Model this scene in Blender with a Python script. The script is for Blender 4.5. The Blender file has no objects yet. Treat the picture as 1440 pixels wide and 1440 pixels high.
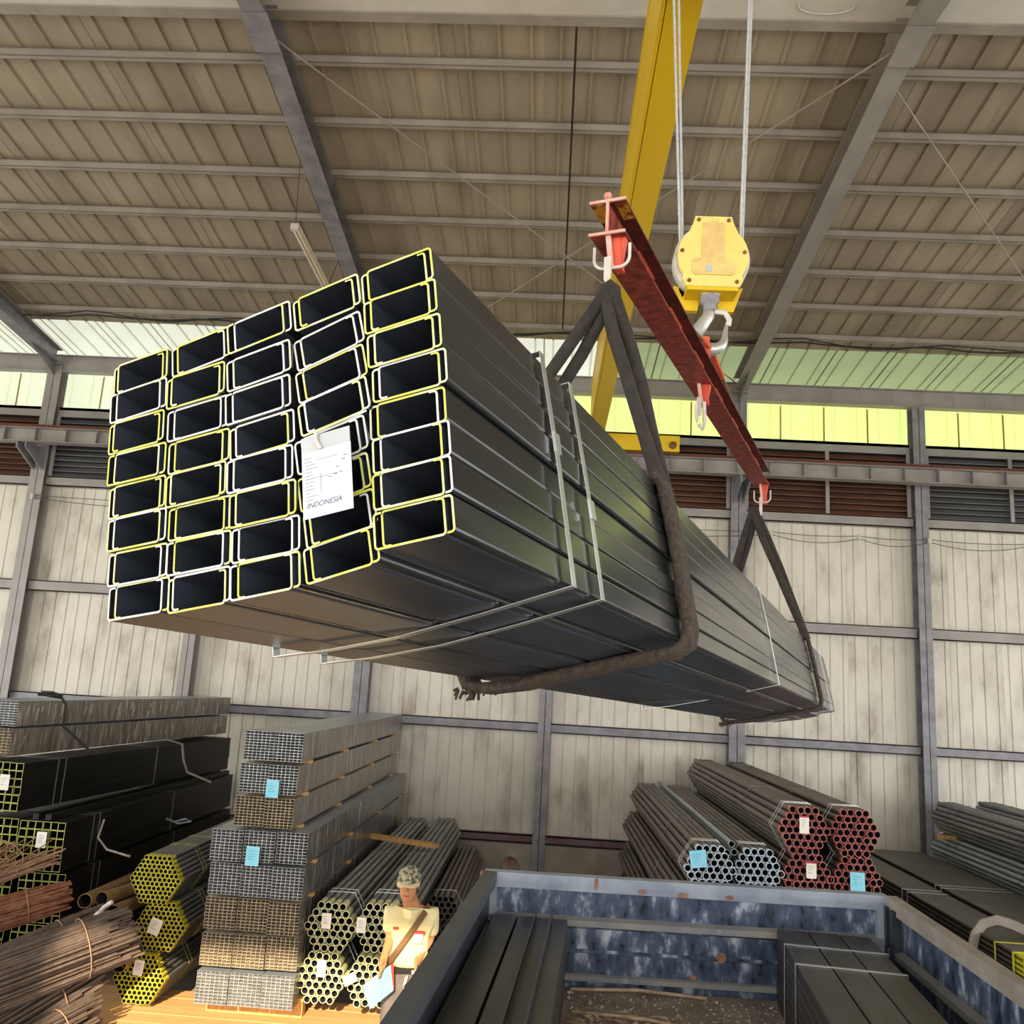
import bpy, bmesh, math, random
from mathutils import Vector, Matrix
rnd = random.Random(7)
PI = math.pi
S = bpy.context.scene
COL = S.collection
# ------------------------------------------------------------------ camera
cd = bpy.data.cameras.new('camera'); cam = bpy.data.objects.new('camera', cd); COL.objects.link(cam)
cd.sensor_width = 36; cd.sensor_height = 36; cd.sensor_fit = 'HORIZONTAL'; cd.lens = 36 * 1218.04 / 1440
cd.clip_start = 0.05; cd.clip_end = 500
pt, rl, yw = math.radians(11.2098), math.radians(3.3785), math.radians(-2.8893)
fw = Vector((math.sin(yw)*math.cos(pt), math.cos(yw)*math.cos(pt), math.sin(pt)))
rg = Vector((math.cos(yw), -math.sin(yw), 0)); upv = rg.cross(fw)
r2 = math.cos(rl)*rg + math.sin(rl)*upv; u2 = -math.sin(rl)*rg + math.cos(rl)*upv
m = Matrix((r2, u2, -fw)).transposed().to_4x4(); m.translation = Vector((0, 0, 3.1)); cam.matrix_world = m
S.camera = cam
# ------------------------------------------------------------------ light
S.view_settings.view_transform = 'Standard'; S.view_settings.look = 'None'
S.view_settings.exposure = 0.52; S.view_settings.gamma = 1.0; S.view_settings.use_curve_mapping = False
w = bpy.data.worlds.new('sky'); S.world = w; w.use_nodes = True
nt = w.node_tree; bg = nt.nodes['Background']
tc = nt.nodes.new('ShaderNodeTexCoord'); sx = nt.nodes.new('ShaderNodeSeparateXYZ'); cr = nt.nodes.new('ShaderNodeValToRGB')
nt.links.new(tc.outputs['Generated'], sx.inputs[0]); nt.links.new(sx.outputs['Z'], cr.inputs[0]); nt.links.new(cr.outputs[0], bg.inputs['Color'])
cr.color_ramp.elements[0].position = 0.0; cr.color_ramp.elements[0].color = (0.95, 0.97, 1.0, 1)
cr.color_ramp.elements[1].position = 0.8; cr.color_ramp.elements[1].color = (0.55, 0.75, 1.0, 1)
bg.inputs['Strength'].default_value = 2.2
def light(name, kind, loc, rot, energy, color, sx_=1, sy_=1, ang=0.6):
    l = bpy.data.lights.new(name, kind); l.energy = energy; l.color = color
    if kind == 'AREA': l.shape = 'RECTANGLE'; l.size = sx_; l.size_y = sy_
    if kind == 'SUN': l.angle = math.radians(ang)
    o = bpy.data.objects.new(name, l); COL.objects.link(o); o.location = loc; o.rotation_euler = rot; return o
light('sun', 'SUN', (-2, -10, 9), (math.radians(65), 0, 0), 7.5, (1.0, 0.80, 0.54))
# area lamps added as daylight fill: along the front wall, at the side openings
light('fill_front', 'AREA', (0, -5.7, 3.6), (math.radians(90), 0, 0), 900, (1.0, 0.97, 0.93), 22, 6.5)
light('fill_left', 'AREA', (-14.6, 4, 3.6), (math.radians(90), 0, math.radians(-90)), 520, (1.0, 0.96, 0.88), 16, 6)
light('fill_right', 'AREA', (13.6, 4, 3.6), (math.radians(90), 0, math.radians(90)), 420, (1.0, 0.97, 0.92), 16, 6)

# ------------------------------------------------------------------ materials
def hexc(s):
    s = s.lstrip('#'); v = [int(s[i:i+2], 16)/255 for i in (0, 2, 4)]
    return tuple((c/12.92 if c <= 0.04045 else ((c+0.055)/1.055)**2.4) for c in v) + (1,)
def mat(name, c1, c2=None, scale=4.0, rough=0.6, metal=0.0, bump=0.0, stretch=(1, 1, 1), c3=None, thr=(0.35, 0.65), coord='Object', spec=0.5, detail=6, rvar=0.0):
    m = bpy.data.materials.new(name); m.use_nodes = True; n = m.node_tree; b = n.nodes['Principled BSDF']
    b.inputs['Roughness'].default_value = rough; b.inputs['Metallic'].default_value = metal
    b.inputs['Specular IOR Level'].default_value = spec
    c1 = hexc(c1); b.inputs['Base Color'].default_value = c1
    if c2 or bump or rvar:
        t = n.nodes.new('ShaderNodeTexCoord'); mp = n.nodes.new('ShaderNodeMapping'); mp.inputs['Scale'].default_value = stretch
        n.links.new(t.outputs[coord], mp.inputs[0])
        nz = n.nodes.new('ShaderNodeTexNoise'); nz.inputs['Scale'].default_value = scale; nz.inputs['Detail'].default_value = detail; nz.inputs['Roughness'].default_value = 0.6
        oi = n.nodes.new('ShaderNodeObjectInfo'); ad = n.nodes.new('ShaderNodeVectorMath'); ad.operation = 'MULTIPLY_ADD'
        cmb = n.nodes.new('ShaderNodeCombineXYZ'); n.links.new(oi.outputs['Random'], cmb.inputs[0]); n.links.new(oi.outputs['Random'], cmb.inputs[2])
        ad.inputs[1].default_value = (31, 31, 31)
        n.links.new(cmb.outputs[0], ad.inputs[0]); n.links.new(mp.outputs[0], ad.inputs[2]); n.links.new(ad.outputs[0], nz.inputs['Vector'])
        if c2:
            r = n.nodes.new('ShaderNodeValToRGB'); r.color_ramp.elements[0].position = thr[0]; r.color_ramp.elements[1].position = thr[1]
            r.color_ramp.elements[0].color = c1; r.color_ramp.elements[1].color = hexc(c2)
            if c3:
                e = r.color_ramp.elements.new(min(0.98, thr[1]+0.12)); e.color = hexc(c3)
            n.links.new(nz.outputs['Fac'], r.inputs[0]); n.links.new(r.outputs[0], b.inputs['Base Color'])
        if rvar:
            mr = n.nodes.new('ShaderNodeMapRange'); mr.inputs['To Min'].default_value = max(0.02, rough-rvar); mr.inputs['To Max'].default_value = min(1, rough+rvar)
            mr.inputs['From Min'].default_value = 0.3; mr.inputs['From Max'].default_value = 0.7
            n.links.new(nz.outputs['Fac'], mr.inputs[0]); n.links.new(mr.outputs[0], b.inputs['Roughness'])
        if bump:
            bp = n.nodes.new('ShaderNodeBump'); bp.inputs['Strength'].default_value = bump; bp.inputs['Distance'].default_value = 0.01
            n.links.new(nz.outputs['Fac'], bp.inputs['Height']); n.links.new(bp.outputs[0], b.inputs['Normal'])
    return m
def translucent(name, c1, c2, scale=0.6):
    m = bpy.data.materials.new(name); m.use_nodes = True; n = m.node_tree; n.nodes.clear()
    o = n.nodes.new('ShaderNodeOutputMaterial'); tr = n.nodes.new('ShaderNodeBsdfTranslucent'); df = n.nodes.new('ShaderNodeBsdfDiffuse'); mx = n.nodes.new('ShaderNodeMixShader')
    nz = n.nodes.new('ShaderNodeTexNoise'); nz.inputs['Scale'].default_value = scale; r = n.nodes.new('ShaderNodeValToRGB'); tc_ = n.nodes.new('ShaderNodeTexCoord')
    n.links.new(tc_.outputs['Object'], nz.inputs['Vector'])
    r.color_ramp.elements[0].position = 0.4; r.color_ramp.elements[1].position = 0.62
    r.color_ramp.elements[0].color = hexc(c1); r.color_ramp.elements[1].color = hexc(c2)
    n.links.new(nz.outputs['Fac'], r.inputs[0]); n.links.new(r.outputs[0], tr.inputs[0]); n.links.new(r.outputs[0], df.inputs[0])
    mx.inputs[0].default_value = 0.25; n.links.new(tr.outputs[0], mx.inputs[1]); n.links.new(df.outputs[0], mx.inputs[2]); n.links.new(mx.outputs[0], o.inputs[0])
    return m
M = {}
M['sheet'] = mat('wall_sheet_paint', '#988d7e', '#cdc7ba', 2.2, 0.55, 0, 0, (1, .45, 1), thr=(.26, .44), c3='#dcd7ca', detail=8)
M['roof'] = mat('roof_sheet', '#8c7f6e', '#a89a86', 1.4, 0.5, 0.1, 0, (1, .3, 1))
M['steel'] = mat('grey_structural_steel', '#8a8582', '#a09b98', 2.0, 0.5, 0.1, 0.1, thr=(.3, .7))
M['steel_dark'] = mat('dark_structural_steel', '#757277', '#918f94', 5.0, 0.5, 0.15, 0.1)
M['purlin'] = mat('purlin_steel', '#8f867d', '#a59c93', 2.0, 0.5, 0.1, 0, (1, 1, 1))
M['pale_beam'] = mat('pale_gutter_steel', '#c4beb5', '#d4cfc8', 1.5, 0.5, 0.1)
M['rustsill'] = mat('rusty_purple_steel', '#75707a', '#6e4a46', 1.3, 0.6, 0.1, thr=(.45, .6))
M['conc'] = mat('rough_concrete', '#8f877d', '#a9a195', 2.5, 0.9, 0, 0.4, c3='#c4bcb0')
M['floor'] = mat('dusty_concrete_floor', '#8a7f72', '#a99a86', 1.2, 0.85, 0, 0.2, c3='#6d655c')
M['louver_rust'] = mat('rusty_louver', '#6c4437', '#8a6250', 6, 0.6, 0.1, stretch=(.2, 1, 1))
M['louver_grey'] = mat('grey_louver', '#6f6f72', '#8b8a8c', 3, 0.5, 0.2, stretch=(.2, 1, 1))
M['rail'] = mat('rusty_rail', '#7a4c3c', '#5b392e', 8, 0.7, 0.2, stretch=(.3, 1, 1))
M['gird'] = mat('runway_paint', '#8a8480', '#a09a95', 3, 0.55, 0.1)
M['fiber_warm'] = translucent('cream_fibreglass', '#f0edda', '#f8f6ea')
M['fiber_green'] = translucent('yellow_green_fibreglass', '#f4f3bd', '#f3f5d8', 0.45)
M['lapjoint'] = translucent('doubled_fibreglass', '#b9a860', '#c9bd78')
M['fiber_roofg'] = translucent('green_roof_fibreglass', '#a9ad90', '#b6b89a', 0.5)
M['fiber_roofw'] = translucent('white_roof_fibreglass', '#d2cfc2', '#dcd9cc', 0.5)
M['black'] = mat('dark_mill_steel', '#2a2c2f', '#3a3d40', 3, 0.24, 0.55, 0.03, (3, .35, 3), rvar=0.09)
M['black'].node_tree.nodes['Principled BSDF'].inputs['Coat Weight'].default_value = .45
M['black'].node_tree.nodes['Principled BSDF'].inputs['Coat Roughness'].default_value = .16
M['loadsteel'] = mat('dusty_brown_steel', '#3d3935', '#4d4843', 3, 0.38, 0.4, 0.03, (3, .4, 3), rvar=.08)
M['blackin'] = mat('dark_steel_inside', '#3a404b', '#505764', 3, 0.35, 0.5, 0, (3, .35, 3))
M['endpaint'] = mat('yellow_marked_cut_edge', '#c9c85a', '#dcdcae', 14, 0.6, 0, thr=(.45, .6), c3='#e6e3e2')
M['endwhite'] = mat('pale_marked_cut_edge', '#d3d0d2', '#cfd09a', 10, 0.6, 0, thr=(.5, .66))
M['strap'] = mat('steel_band', '#c2c4c2', '#e2e3e0', 6, 0.32, 0.8)
M['sling'] = mat('black_sling_fabric', '#2b2623', '#3b3531', 30, 0.95, 0, 0.8, (1, 1, 1))
M['fray'] = mat('frayed_sling', '#352e29', '#54493f', 60, 1, 0, 1.0)
M['red'] = mat('red_oxide_paint', '#5e1c14', '#9a3c2e', 26, 0.5, 0.1, 0.3, c3='#b0503c', thr=(.36, .6), detail=9)
M['reddark'] = mat('shaded_sooty_red_paint', '#3c120e', '#6a2219', 18, 0.6, 0.1, 0.3, c3='#8a3022', thr=(.4, .62), detail=9)  # top flange: soot and the shade on its underside, both in the colour
M['redhot'] = mat('orange_red_paint', '#c2432c', '#d95b3c', 6, 0.5, 0, 0.1)
M['pink'] = mat('pinkish_worn_paint', '#dcb6a8', '#c97d6a', 14, 0.6, 0, 0.2)
M['hookwhite'] = mat('white_worn_hook_paint', '#d6d2ca', '#b5a79d', 10, 0.5, 0, 0.1)
M['yellow'] = mat('crane_yellow_paint', '#dcb410', '#e4c01e', 0.8, 0.45, 0, 0.05, stretch=(1, .3, 1))
M['blockyel'] = mat('worn_yellow_paint', '#e6d070', '#ead97f', 5, 0.5, 0, 0.2, c3='#b58a5a', thr=(.4, .6))
M['rust'] = mat('rust', '#6b4426', '#8a6a2c', 20, 0.8, 0.1, 0.3)
M['remnant'] = mat('yellow_paint_remnant', '#c79a22', '#7a2d16', 25, 0.6, 0, 0.2, thr=(.45, .55))
M['hooksteel'] = mat('forged_hook', '#b9b9b6', '#d5d5d2', 6, 0.35, 0.6)
M['rope'] = mat('wire_rope', '#c3c6ca', '#e0e2e4', 40, 0.45, 0.4, 0.3)
M['paper'] = mat('white_paper', '#d3d6e2', '#cbcfdd', 6, 0.7)
M['papergrey'] = mat('grey_card', '#b4b9bd', '#c3c7ca', 6, 0.7)
M['ink'] = mat('grey_print', '#5f6472', None)
M['inkfaint'] = mat('faint_print', '#83889a', None)
M['tagwhite'] = mat('white_tag', '#f1eee6', '#e6e2d6', 8, 0.7)
M['tagblue'] = mat('sky_blue_tag', '#7fd0ea', '#9bdcf0', 8, 0.7)
M['tagred'] = mat('red_print', '#c8325a')
M['truck'] = mat('truck_blue_black', '#28303f', '#56647c', 8, 0.35, 0.2, 0.2, (1.6, 1.6, .8), c3='#b4bdca', thr=(.32, .53), rvar=.12, detail=12)
M['truckin'] = mat('truck_side_black', '#282c34', '#3b414b', 4, 0.42, 0.2, 0.15, c3='#59616c', thr=(.42, .66))
M['trucktop'] = mat('truck_worn_rail', '#a7b0bc', '#7d8899', 4, 0.5, 0.2, 0.15, c3='#b6bcc4')
M['trucksidetop'] = mat('truck_side_rail', '#43464b', '#55585c', 3, 0.5, 0.1, 0.1)
M['truckrimr'] = mat('pale_worn_rim', '#a39b90', '#8b8177', 5, 0.6)
M['truckrib'] = mat('dusty_rib', '#9d998f', '#7c7f86', 4, 0.7, 0, 0.1, c3='#c0bbae')
M['rustspot'] = mat('rust_patch', '#8a5a44', '#a98068', 14, 0.8)
M['bedwood'] = mat('dirty_bed_floor', '#84786c', '#a89c90', 6, 0.95, 0, 0.8, c3='#b4aca2')
M['leaf'] = mat('dry_brown_leaf', '#a48a6c', '#cdb79b', 12, 0.8)
M['gravel'] = mat('pale_grit', '#a39c94', '#c9c4bc', 30, 0.9)
M['wood'] = mat('sawn_timber', '#b9894f', '#d0a468', 3, 0.75, 0, 0.2, (8, .6, 1))
M['woodx'] = mat('sawn_timber_board', '#d8a468', '#e2b57c', 2, 0.8, 0, 0.2, (.5, 8, 1), c3='#b98552')
M['pipe'] = mat('dark_brown_pipe', '#5a524d', '#776c65', 4, 0.42, 0.35, 0, (3, .3, 3))
M['pipegrey'] = mat('grey_pipe', '#67696a', '#8a8c8c', 3, 0.4, 0.4, 0, (3, .3, 3))
M['pipegal'] = mat('galvanised_pipe', '#8b979c', '#a9b4b8', 3, 0.35, 0.5, 0, (3, .3, 3))
M['redend'] = mat('red_painted_end', '#a5504a', '#c67a72', 20, 0.5, 0)
M['blueend'] = mat('light_blue_painted_end', '#bcd0e0', '#d0dfea', 14, 0.5)
M['paleend'] = mat('pale_green_painted_end', '#cfd39a', '#dfe0b6', 10, 0.5)
M['yelend'] = mat('yellow_painted_end', '#d2cc30', '#e4de50', 12, 0.5)
M['oliveend'] = mat('olive_sprayed_pipe', '#8c8c4a', '#7a7c52', 6, 0.5, .2)
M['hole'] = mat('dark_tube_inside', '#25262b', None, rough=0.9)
M['tubegal'] = mat('bright_tube_end', '#b9bcc0', '#d6d8da', 12, 0.4, 0.4)
M['tubetan'] = mat('tan_tube_end', '#b3a58f', '#cdc1a8', 12, 0.5, 0.2)
M['wrap'] = mat('wrapped_tube_side', '#5f5952', '#8f887e', 4, 0.3, 0.25, 0.35, (1, 7, .9), c3='#c9c5bc', thr=(.36, .58), detail=10)
M['wrapdark'] = mat('dark_wrapped_tube_side', '#55524f', '#7d7974', 4, 0.22, 0.35, 0.35, (1, 8, .9), c3='#c9ccd4', thr=(.42, .58), detail=10)
M['bluetop'] = mat('grey_wrapped_top', '#8e969f', '#a3abb4', 3, 0.35, 0.2)
M['blk'] = mat('black_square_tube', '#171819', '#232424', 3, 0.4, 0.4, 0, (2, .4, 2))
M['blkend'] = mat('yellow_green_tube_end', '#bdc060', '#a3a850', 12, 0.6)
M['rod'] = mat('grey_brown_rods', '#56483f', '#6e5f55', 4, 0.65, 0.2, 0, (5, .3, 5), c3='#3f352f')
M['rodrust'] = mat('rust_brown_rods', '#7a4a34', '#9b6a4e', 4, 0.8, 0.1, 0, (5, .3, 5))
M['rodwire'] = mat('tangled_rusty_wire', '#94705a', '#b08a6a', 8, 0.8)
M['brownpipe'] = mat('rusty_tan_pipe', '#8a6a42', '#a8865a', 6, 0.6, 0.2)
M['flat'] = mat('flat_bar_top', '#57524c', '#6b665f', 2, 0.5, 0.3)
M['skin'] = mat('skin', '#b97a50', '#c58a5f', 6, 0.6)
M['shirt'] = mat('cream_shirt', '#e8d69a', '#efe0aa', 5, 0.85, 0, 0.2)
M['trouser'] = mat('grey_trousers', '#5b5350', '#6d645f', 8, 0.9, 0, 0.2)
M['cap'] = mat('patterned_cap', '#4a4a3c', '#b0a888', 40, 0.85, 0, 0, thr=(.45, .55))
M['capbrim'] = mat('tan_cap_brim', '#cdb588', '#d8c296', 8, 0.8)
M['hair'] = mat('dark_brown_hair', '#24150d', '#4c2e1a', 30, 0.7, 0, 0.5)
M['bagstrap'] = mat('brown_bag_strap', '#7a5a38', '#6a4c30', 12, 0.8)
M['redlabel'] = mat('red_label', '#c23a2a')
M['whitelabel'] = mat('white_label', '#e3e0ea')
M['eye'] = mat('dark_eye', '#20120c')
M['lip'] = mat('lips', '#9a5546')
M['blackrub'] = mat('black_rubber', '#141414', rough=0.8)
M['lampwhite'] = mat('white_lamp_batten', '#e6dccb', '#dcd0bc', 5, 0.5)
M['wire'] = mat('black_cable', '#1f1d1c', rough=0.6)
M['wiregrey'] = mat('grey_wire', '#5a5653', rough=0.6)
M['outside'] = mat('outside_ground', '#8a8a78', '#7a8a60', 1, 0.9)
M['bluefold'] = mat('blue_folder', '#6fc3dd', '#86d0e6', 4, 0.5)
M['redfold'] = mat('red_book_back', '#9c3a22')
M['bone'] = mat('bone', '#ccc7bb')

# ------------------------------------------------------------------ mesh helpers
class B:
    def __init__(s): s.v = []; s.f = []; s.m = []; s.sm = []
    def add(s, vs, fs, mi=0, smooth=False):
        o = len(s.v); s.v += [tuple(v) for v in vs]
        for f in fs: s.f.append(tuple(i+o for i in f)); s.m.append(mi); s.sm.append(smooth)
    def box(s, x0, x1, y0, y1, z0, z1, mi=0, T=None):
        vs = [Vector((x, y, z)) for z in (z0, z1) for y in (y0, y1) for x in (x0, x1)]
        if T is not None: vs = [T @ v for v in vs]
        s.add(vs, [(0, 2, 3, 1), (4, 5, 7, 6), (0, 1, 5, 4), (2, 6, 7, 3), (0, 4, 6, 2), (1, 3, 7, 5)], mi)
    def beam(s, a, b, w, h, up=(0, 0, 1), mi=0):
        a = Vector(a); b = Vector(b); d = (b-a).normalized(); x = d.cross(Vector(up))
        if x.length < 1e-4: x = d.cross(Vector((0, 1, 0)))
        x.normalize(); z = x.cross(d)
        vs = [p + x*sx_*w/2 + z*sz*h/2 for p in (a, b) for sx_, sz in ((-1, -1), (1, -1), (1, 1), (-1, 1))]
        s.add(vs, [(3, 2, 1, 0), (4, 5, 6, 7), (0, 1, 5, 4), (1, 2, 6, 5), (2, 3, 7, 6), (3, 0, 4, 7)], mi)
    def hbeam(s, a, b, w, h, t, up=(0, 0, 1), mi=0):
        a = Vector(a); b = Vector(b); d = (b-a).normalized(); x = d.cross(Vector(up)).normalized(); z = x.cross(d)
        s.beam(a+z*(h/2-t/2), b+z*(h/2-t/2), w, t, up, mi); s.beam(a-z*(h/2-t/2), b-z*(h/2-t/2), w, t, up, mi); s.beam(a, b, t, h-2*t, up, mi)
    def tube(s, pts, r, n=8, mi=0, caps=True, ry=None, up=(0, 0, 1), closed=False, smooth=True):
        pts = [Vector(p) for p in pts]; k = len(pts); base = []; prev = None
        rs = r if isinstance(r, (list, tuple)) else [r]*k
        for i, p in enumerate(pts):
            if closed: d = (pts[(i+1) % k]-pts[i-1])
            else: d = pts[min(i+1, k-1)]-pts[max(i-1, 0)]
            d.normalize()
            x = d.cross(Vector(up)) if prev is None else (prev - d*prev.dot(d))
            if x.length < 1e-3: x = d.cross(Vector((1, 0.1, 0)))
            x.normalize(); prev = x; z = x.cross(d); q = ry if ry else rs[i]
            base += [p + x*math.cos(a)*rs[i] + z*math.sin(a)*q for a in (2*PI*j/n for j in range(n))]
        fs = []
        for i in range(k if closed else k-1):
            for j in range(n):
                a0 = i*n+j; a1 = i*n+(j+1) % n; b0 = ((i+1) % k)*n+j; b1 = ((i+1) % k)*n+(j+1) % n
                fs.append((a0, a1, b1, b0))
        s.add(base, fs, mi, smooth)
        if caps and not closed:
            s.add(base[:n], [tuple(range(n))[::-1]], mi); s.add(base[-n:], [tuple(range(n))], mi)
    def prism(s, poly, t0, t1, fn, mi=0):
        n = len(poly); vs = [fn(x, y, t) for t in (t0, t1) for x, y in poly]
        s.add(vs, [tuple(range(n))[::-1], tuple(range(n, 2*n))]+[(i, (i+1) % n, n+(i+1) % n, n+i) for i in range(n)], mi)
    def lathe(s, prof, n=16, mi=0, T=None, smooth=True):
        vs = []
        for r, z in prof:
            for j in range(n):
                v = Vector((r*math.cos(2*PI*j/n), r*math.sin(2*PI*j/n), z)); vs.append(T @ v if T is not None else v)
        fs = [(i*n+j, i*n+(j+1) % n, (i+1)*n+(j+1) % n, (i+1)*n+j) for i in range(len(prof)-1) for j in range(n)]
        s.add(vs, fs, mi, smooth)
    def mesh(s, name, mats):
        me = bpy.data.meshes.new(name); me.from_pydata(s.v, [], s.f)
        for mm in (mats if isinstance(mats, (list, tuple)) else [mats]): me.materials.append(mm)
        me.polygons.foreach_set('material_index', s.m); me.polygons.foreach_set('use_smooth', s.sm); me.update(); return me
    def build(s, name, mats, parent=None, **k):
        return inst(name, s.mesh(name, mats), parent, **k)
def inst(name, me, parent=None, loc=None, rot=None, stuff=False, label=None, mw=None):
    o = bpy.data.objects.new(name, me); COL.objects.link(o)
    if parent is not None: o.parent = parent
    if loc is not None: o.location = loc
    if rot is not None: o.rotation_euler = rot
    if mw is not None: o.matrix_local = mw
    if stuff: o['kind'] = 'stuff'
    if label: o['label'] = label
    return o
def thing(name, label, cat, loc=(0, 0, 0), rot=(0, 0, 0), group=None, mw=None):
    o = bpy.data.objects.new(name, None); COL.objects.link(o); o.location = loc; o.rotation_euler = rot
    if mw is not None: o.matrix_world = mw
    o.empty_display_size = .1; o['label'] = label; o['category'] = cat
    if group: o['group'] = group
    return o
def tag(o, label, cat, group=None):
    o['label'] = label; o['category'] = cat
    if group: o['group'] = group
    return o
def struct(name, label=None):
    o = bpy.data.objects.new(name, None); COL.objects.link(o); o['kind'] = 'structure'
    if label: o['label'] = label
    return o

# ------------------------------------------------------------------ floor, ground
b = B(); b.box(-15, 14, -6, 14.3, -0.2, 0)
o = b.build('floor', M['floor']); o['kind'] = 'structure'; o['label'] = 'dusty concrete floor of the steel yard hall'
b = B(); b.box(-80, 80, -80, 80, -0.4, -0.21)
o = b.build('ground', M['outside']); o['kind'] = 'structure'; o['label'] = 'ground outside the hall'

# ------------------------------------------------------------------ ribbed sheet
def ribbed(width, length, ribs, depth, ribw, mi=0):
    # profile in x with ribs raised towards -z (local), length along y
    pr = [(0, 0)]; p = width/ribs
    for i in range(ribs):
        c = (i+.5)*p
        pr += [(c-ribw, 0), (c-ribw*.5, -depth), (c+ribw*.5, -depth), (c+ribw, 0)]
    pr += [(width, 0)]
    b = B(); n = len(pr); t = .002
    vs = [(x, y, z) for y in (0, length) for x, z in pr] + [(x, y, z+t) for y in (0, length) for x, z in pr]
    fs = [(i, i+1, n+i+1, n+i) for i in range(n-1)] + [(2*n+i, 3*n+i, 3*n+i+1, 2*n+i+1) for i in range(n-1)]
    b.add(vs, fs, mi); return b

# ------------------------------------------------------------------ back wall
WY = 14.25
wall = struct('wall_back', 'back wall of cream ribbed sheets on a grey steel frame')
sh = ribbed(.815, 5.28, 4, .016, .012).mesh('wall_sheet', M['sheet'])
k = 0; x = -14.4
T0 = Matrix.Rotation(math.radians(90), 4, 'X')
while x < 13.8:
    o = inst('wall_sheet', sh, wall); o.matrix_world = Matrix.Translation((x, WY + (k % 2)*.004, .80)) @ T0; x += .8; k += 1
b = B(); b.box(-14.6, 14, 14.02, 14.3, 0, .70); b.build('concrete_plinth', M['conc'], wall)
cols = [-11.8, -8.81, -5.83, -2.96, 0, 2.99, 5.92, 8.9, 11.8]
def girt(z0, z1, mname, name='girt'):
    for i in range(len(cols)-1):
        b = B(); a0 = cols[i]+.1; a1 = cols[i+1]-.1
        b.box(a0, a1, 14.08, 14.11, z0, z1); b.box(a0, a1, 14.08, 14.2, z1-.015, z1); b.box(a0, a1, 14.08, 14.2, z0, z0+.015)
        b.build(name, M[mname], wall)
girt(.71, .83, 'rustsill', 'sill_beam')
girt(2.38, 2.52, 'steel_dark'); girt(4.17, 4.34, 'steel'); girt(5.96, 6.12, 'steel')
for i, cx in enumerate(cols):
    main = i % 2 == 1; wd = .25 if main else .2; b = B()
    top = 8.1 if main else 8.0
    d0 = 13.98; b.box(cx-wd/2, cx+wd/2, d0, d0+.012, 0, top); b.box(cx-.005, cx+.005, d0, 14.2, 0, top); b.box(cx-wd/2, cx+wd/2, 14.19, 14.2, 0, top)
    b.build('column', M['steel_dark'] if i > 2 else M['steel'], wall)
    if main:
        for s_ in (-.09, .06):
            b = B(); b.prism([(13.98, 6.56), (13.98, 6.2), (13.75, 6.3), (13.42, 6.46), (13.42, 6.56)], cx+s_, cx+s_+.025, lambda y, z, t: (t, y, z))
            b.build('corbel', M['steel_dark'], wall)
# louvres
for i in range(len(cols)-1):
    a0 = cols[i]+.12; a1 = cols[i+1]-.12; grey = i in (1, 2, 6, 7)
    mt = M['louver_grey'] if grey else M['louver_rust']
    b = B(); b.prism([(14.12, 0), (14.24, .09), (14.25, .085), (14.13, -.01)], a0, a1, lambda y, z, t: (t, y, z)); me = b.mesh('louver_slat', mt)
    for j in range(11): inst('louver_slat', me, wall, (0, 0, 6.14+.095*j))
    b = B(); b.box(a0, a1, 14.1, 14.13, 7.19, 7.36); b.build('flashing', M['steel'], wall)
    for xx in (a0, (a0+a1)/2-.03, a1-.06):
        b = B(); b.box(xx, xx+.06, 14.085, 14.11, 6.13, 7.2); b.build('louver_post', M['steel'], wall)
    b = B(); b.box(a0-.2, a1+.2, 14.27, 14.29, 6.08, 7.35); b.build('louver_backing', M['blackrub'], wall)
# clerestory panes
for i in range(len(cols)-1):
    wn = struct('window_%d' % (i+1), 'translucent clerestory strip between two columns')
    a0 = cols[i]+.02; a1 = cols[i+1]-.02; n_ = 4; pw = (a1-a0)/n_
    me = ribbed(pw, .8, 2, .012, .01).mesh('pane', M['fiber_warm'] if i < 3 else M['fiber_green'])
    for j in range(n_):
        o = inst('pane', me, wn); o.matrix_world = Matrix.Translation((a0+j*pw, WY, 7.34)) @ T0
    b = B(); b.box(a0+.08, a1-.08, 14.1, 14.27, 7.31, 7.36); wf = b.build('window_frame', M['steel'], wn)
    for j in range(1, n_):
        b = B(); b.box(a0+j*pw-.012, a0+j*pw+.012, WY-.02, WY-.012, 7.35, 7.99); b.build('lap_joint', M['lapjoint'], wn)
b = B(); b.hbeam((-14.5, 14.05, 8.13), (13.8, 14.05, 8.13), .16, .30, .012)
for xx in [x*.5 for x in range(-28, 28)]: b.box(xx, xx+.008, 13.975, 13.985, 7.99, 8.27)
b.build('eave_beam', M['steel'], wall)

# side and front walls (outside the frame; open sides, front opening shaped to cut the sun patch)
for nm, X0, X1 in (('wall_left', -15.1, -15.0), ('wall_right', 14.0, 14.1)):
    b = B(); b.box(X0, X1, -6, 14.3, 6.2, 8.9); b.box(X0, X1, -6, 14.3, 0, 1.0); b.box(X0, X1, 12, 14.3, 1.0, 6.2)
    o = b.build(nm, M['sheet']); o['kind'] = 'structure'; o['label'] = 'sheet wall at the side with a wide opening'
b = B(); b.box(-15, -3.85, -6.1, -6, 0, 7.7); b.box(-.72, 14, -6.1, -6, 0, 7.7); b.box(-3.85, -.72, -6.1, -6, 7.3, 7.7)
o = b.build('wall_front', M['sheet']); o['kind'] = 'structure'; o['label'] = 'unseen front wall, its tall opening shaped to let in the sun patch'

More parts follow.
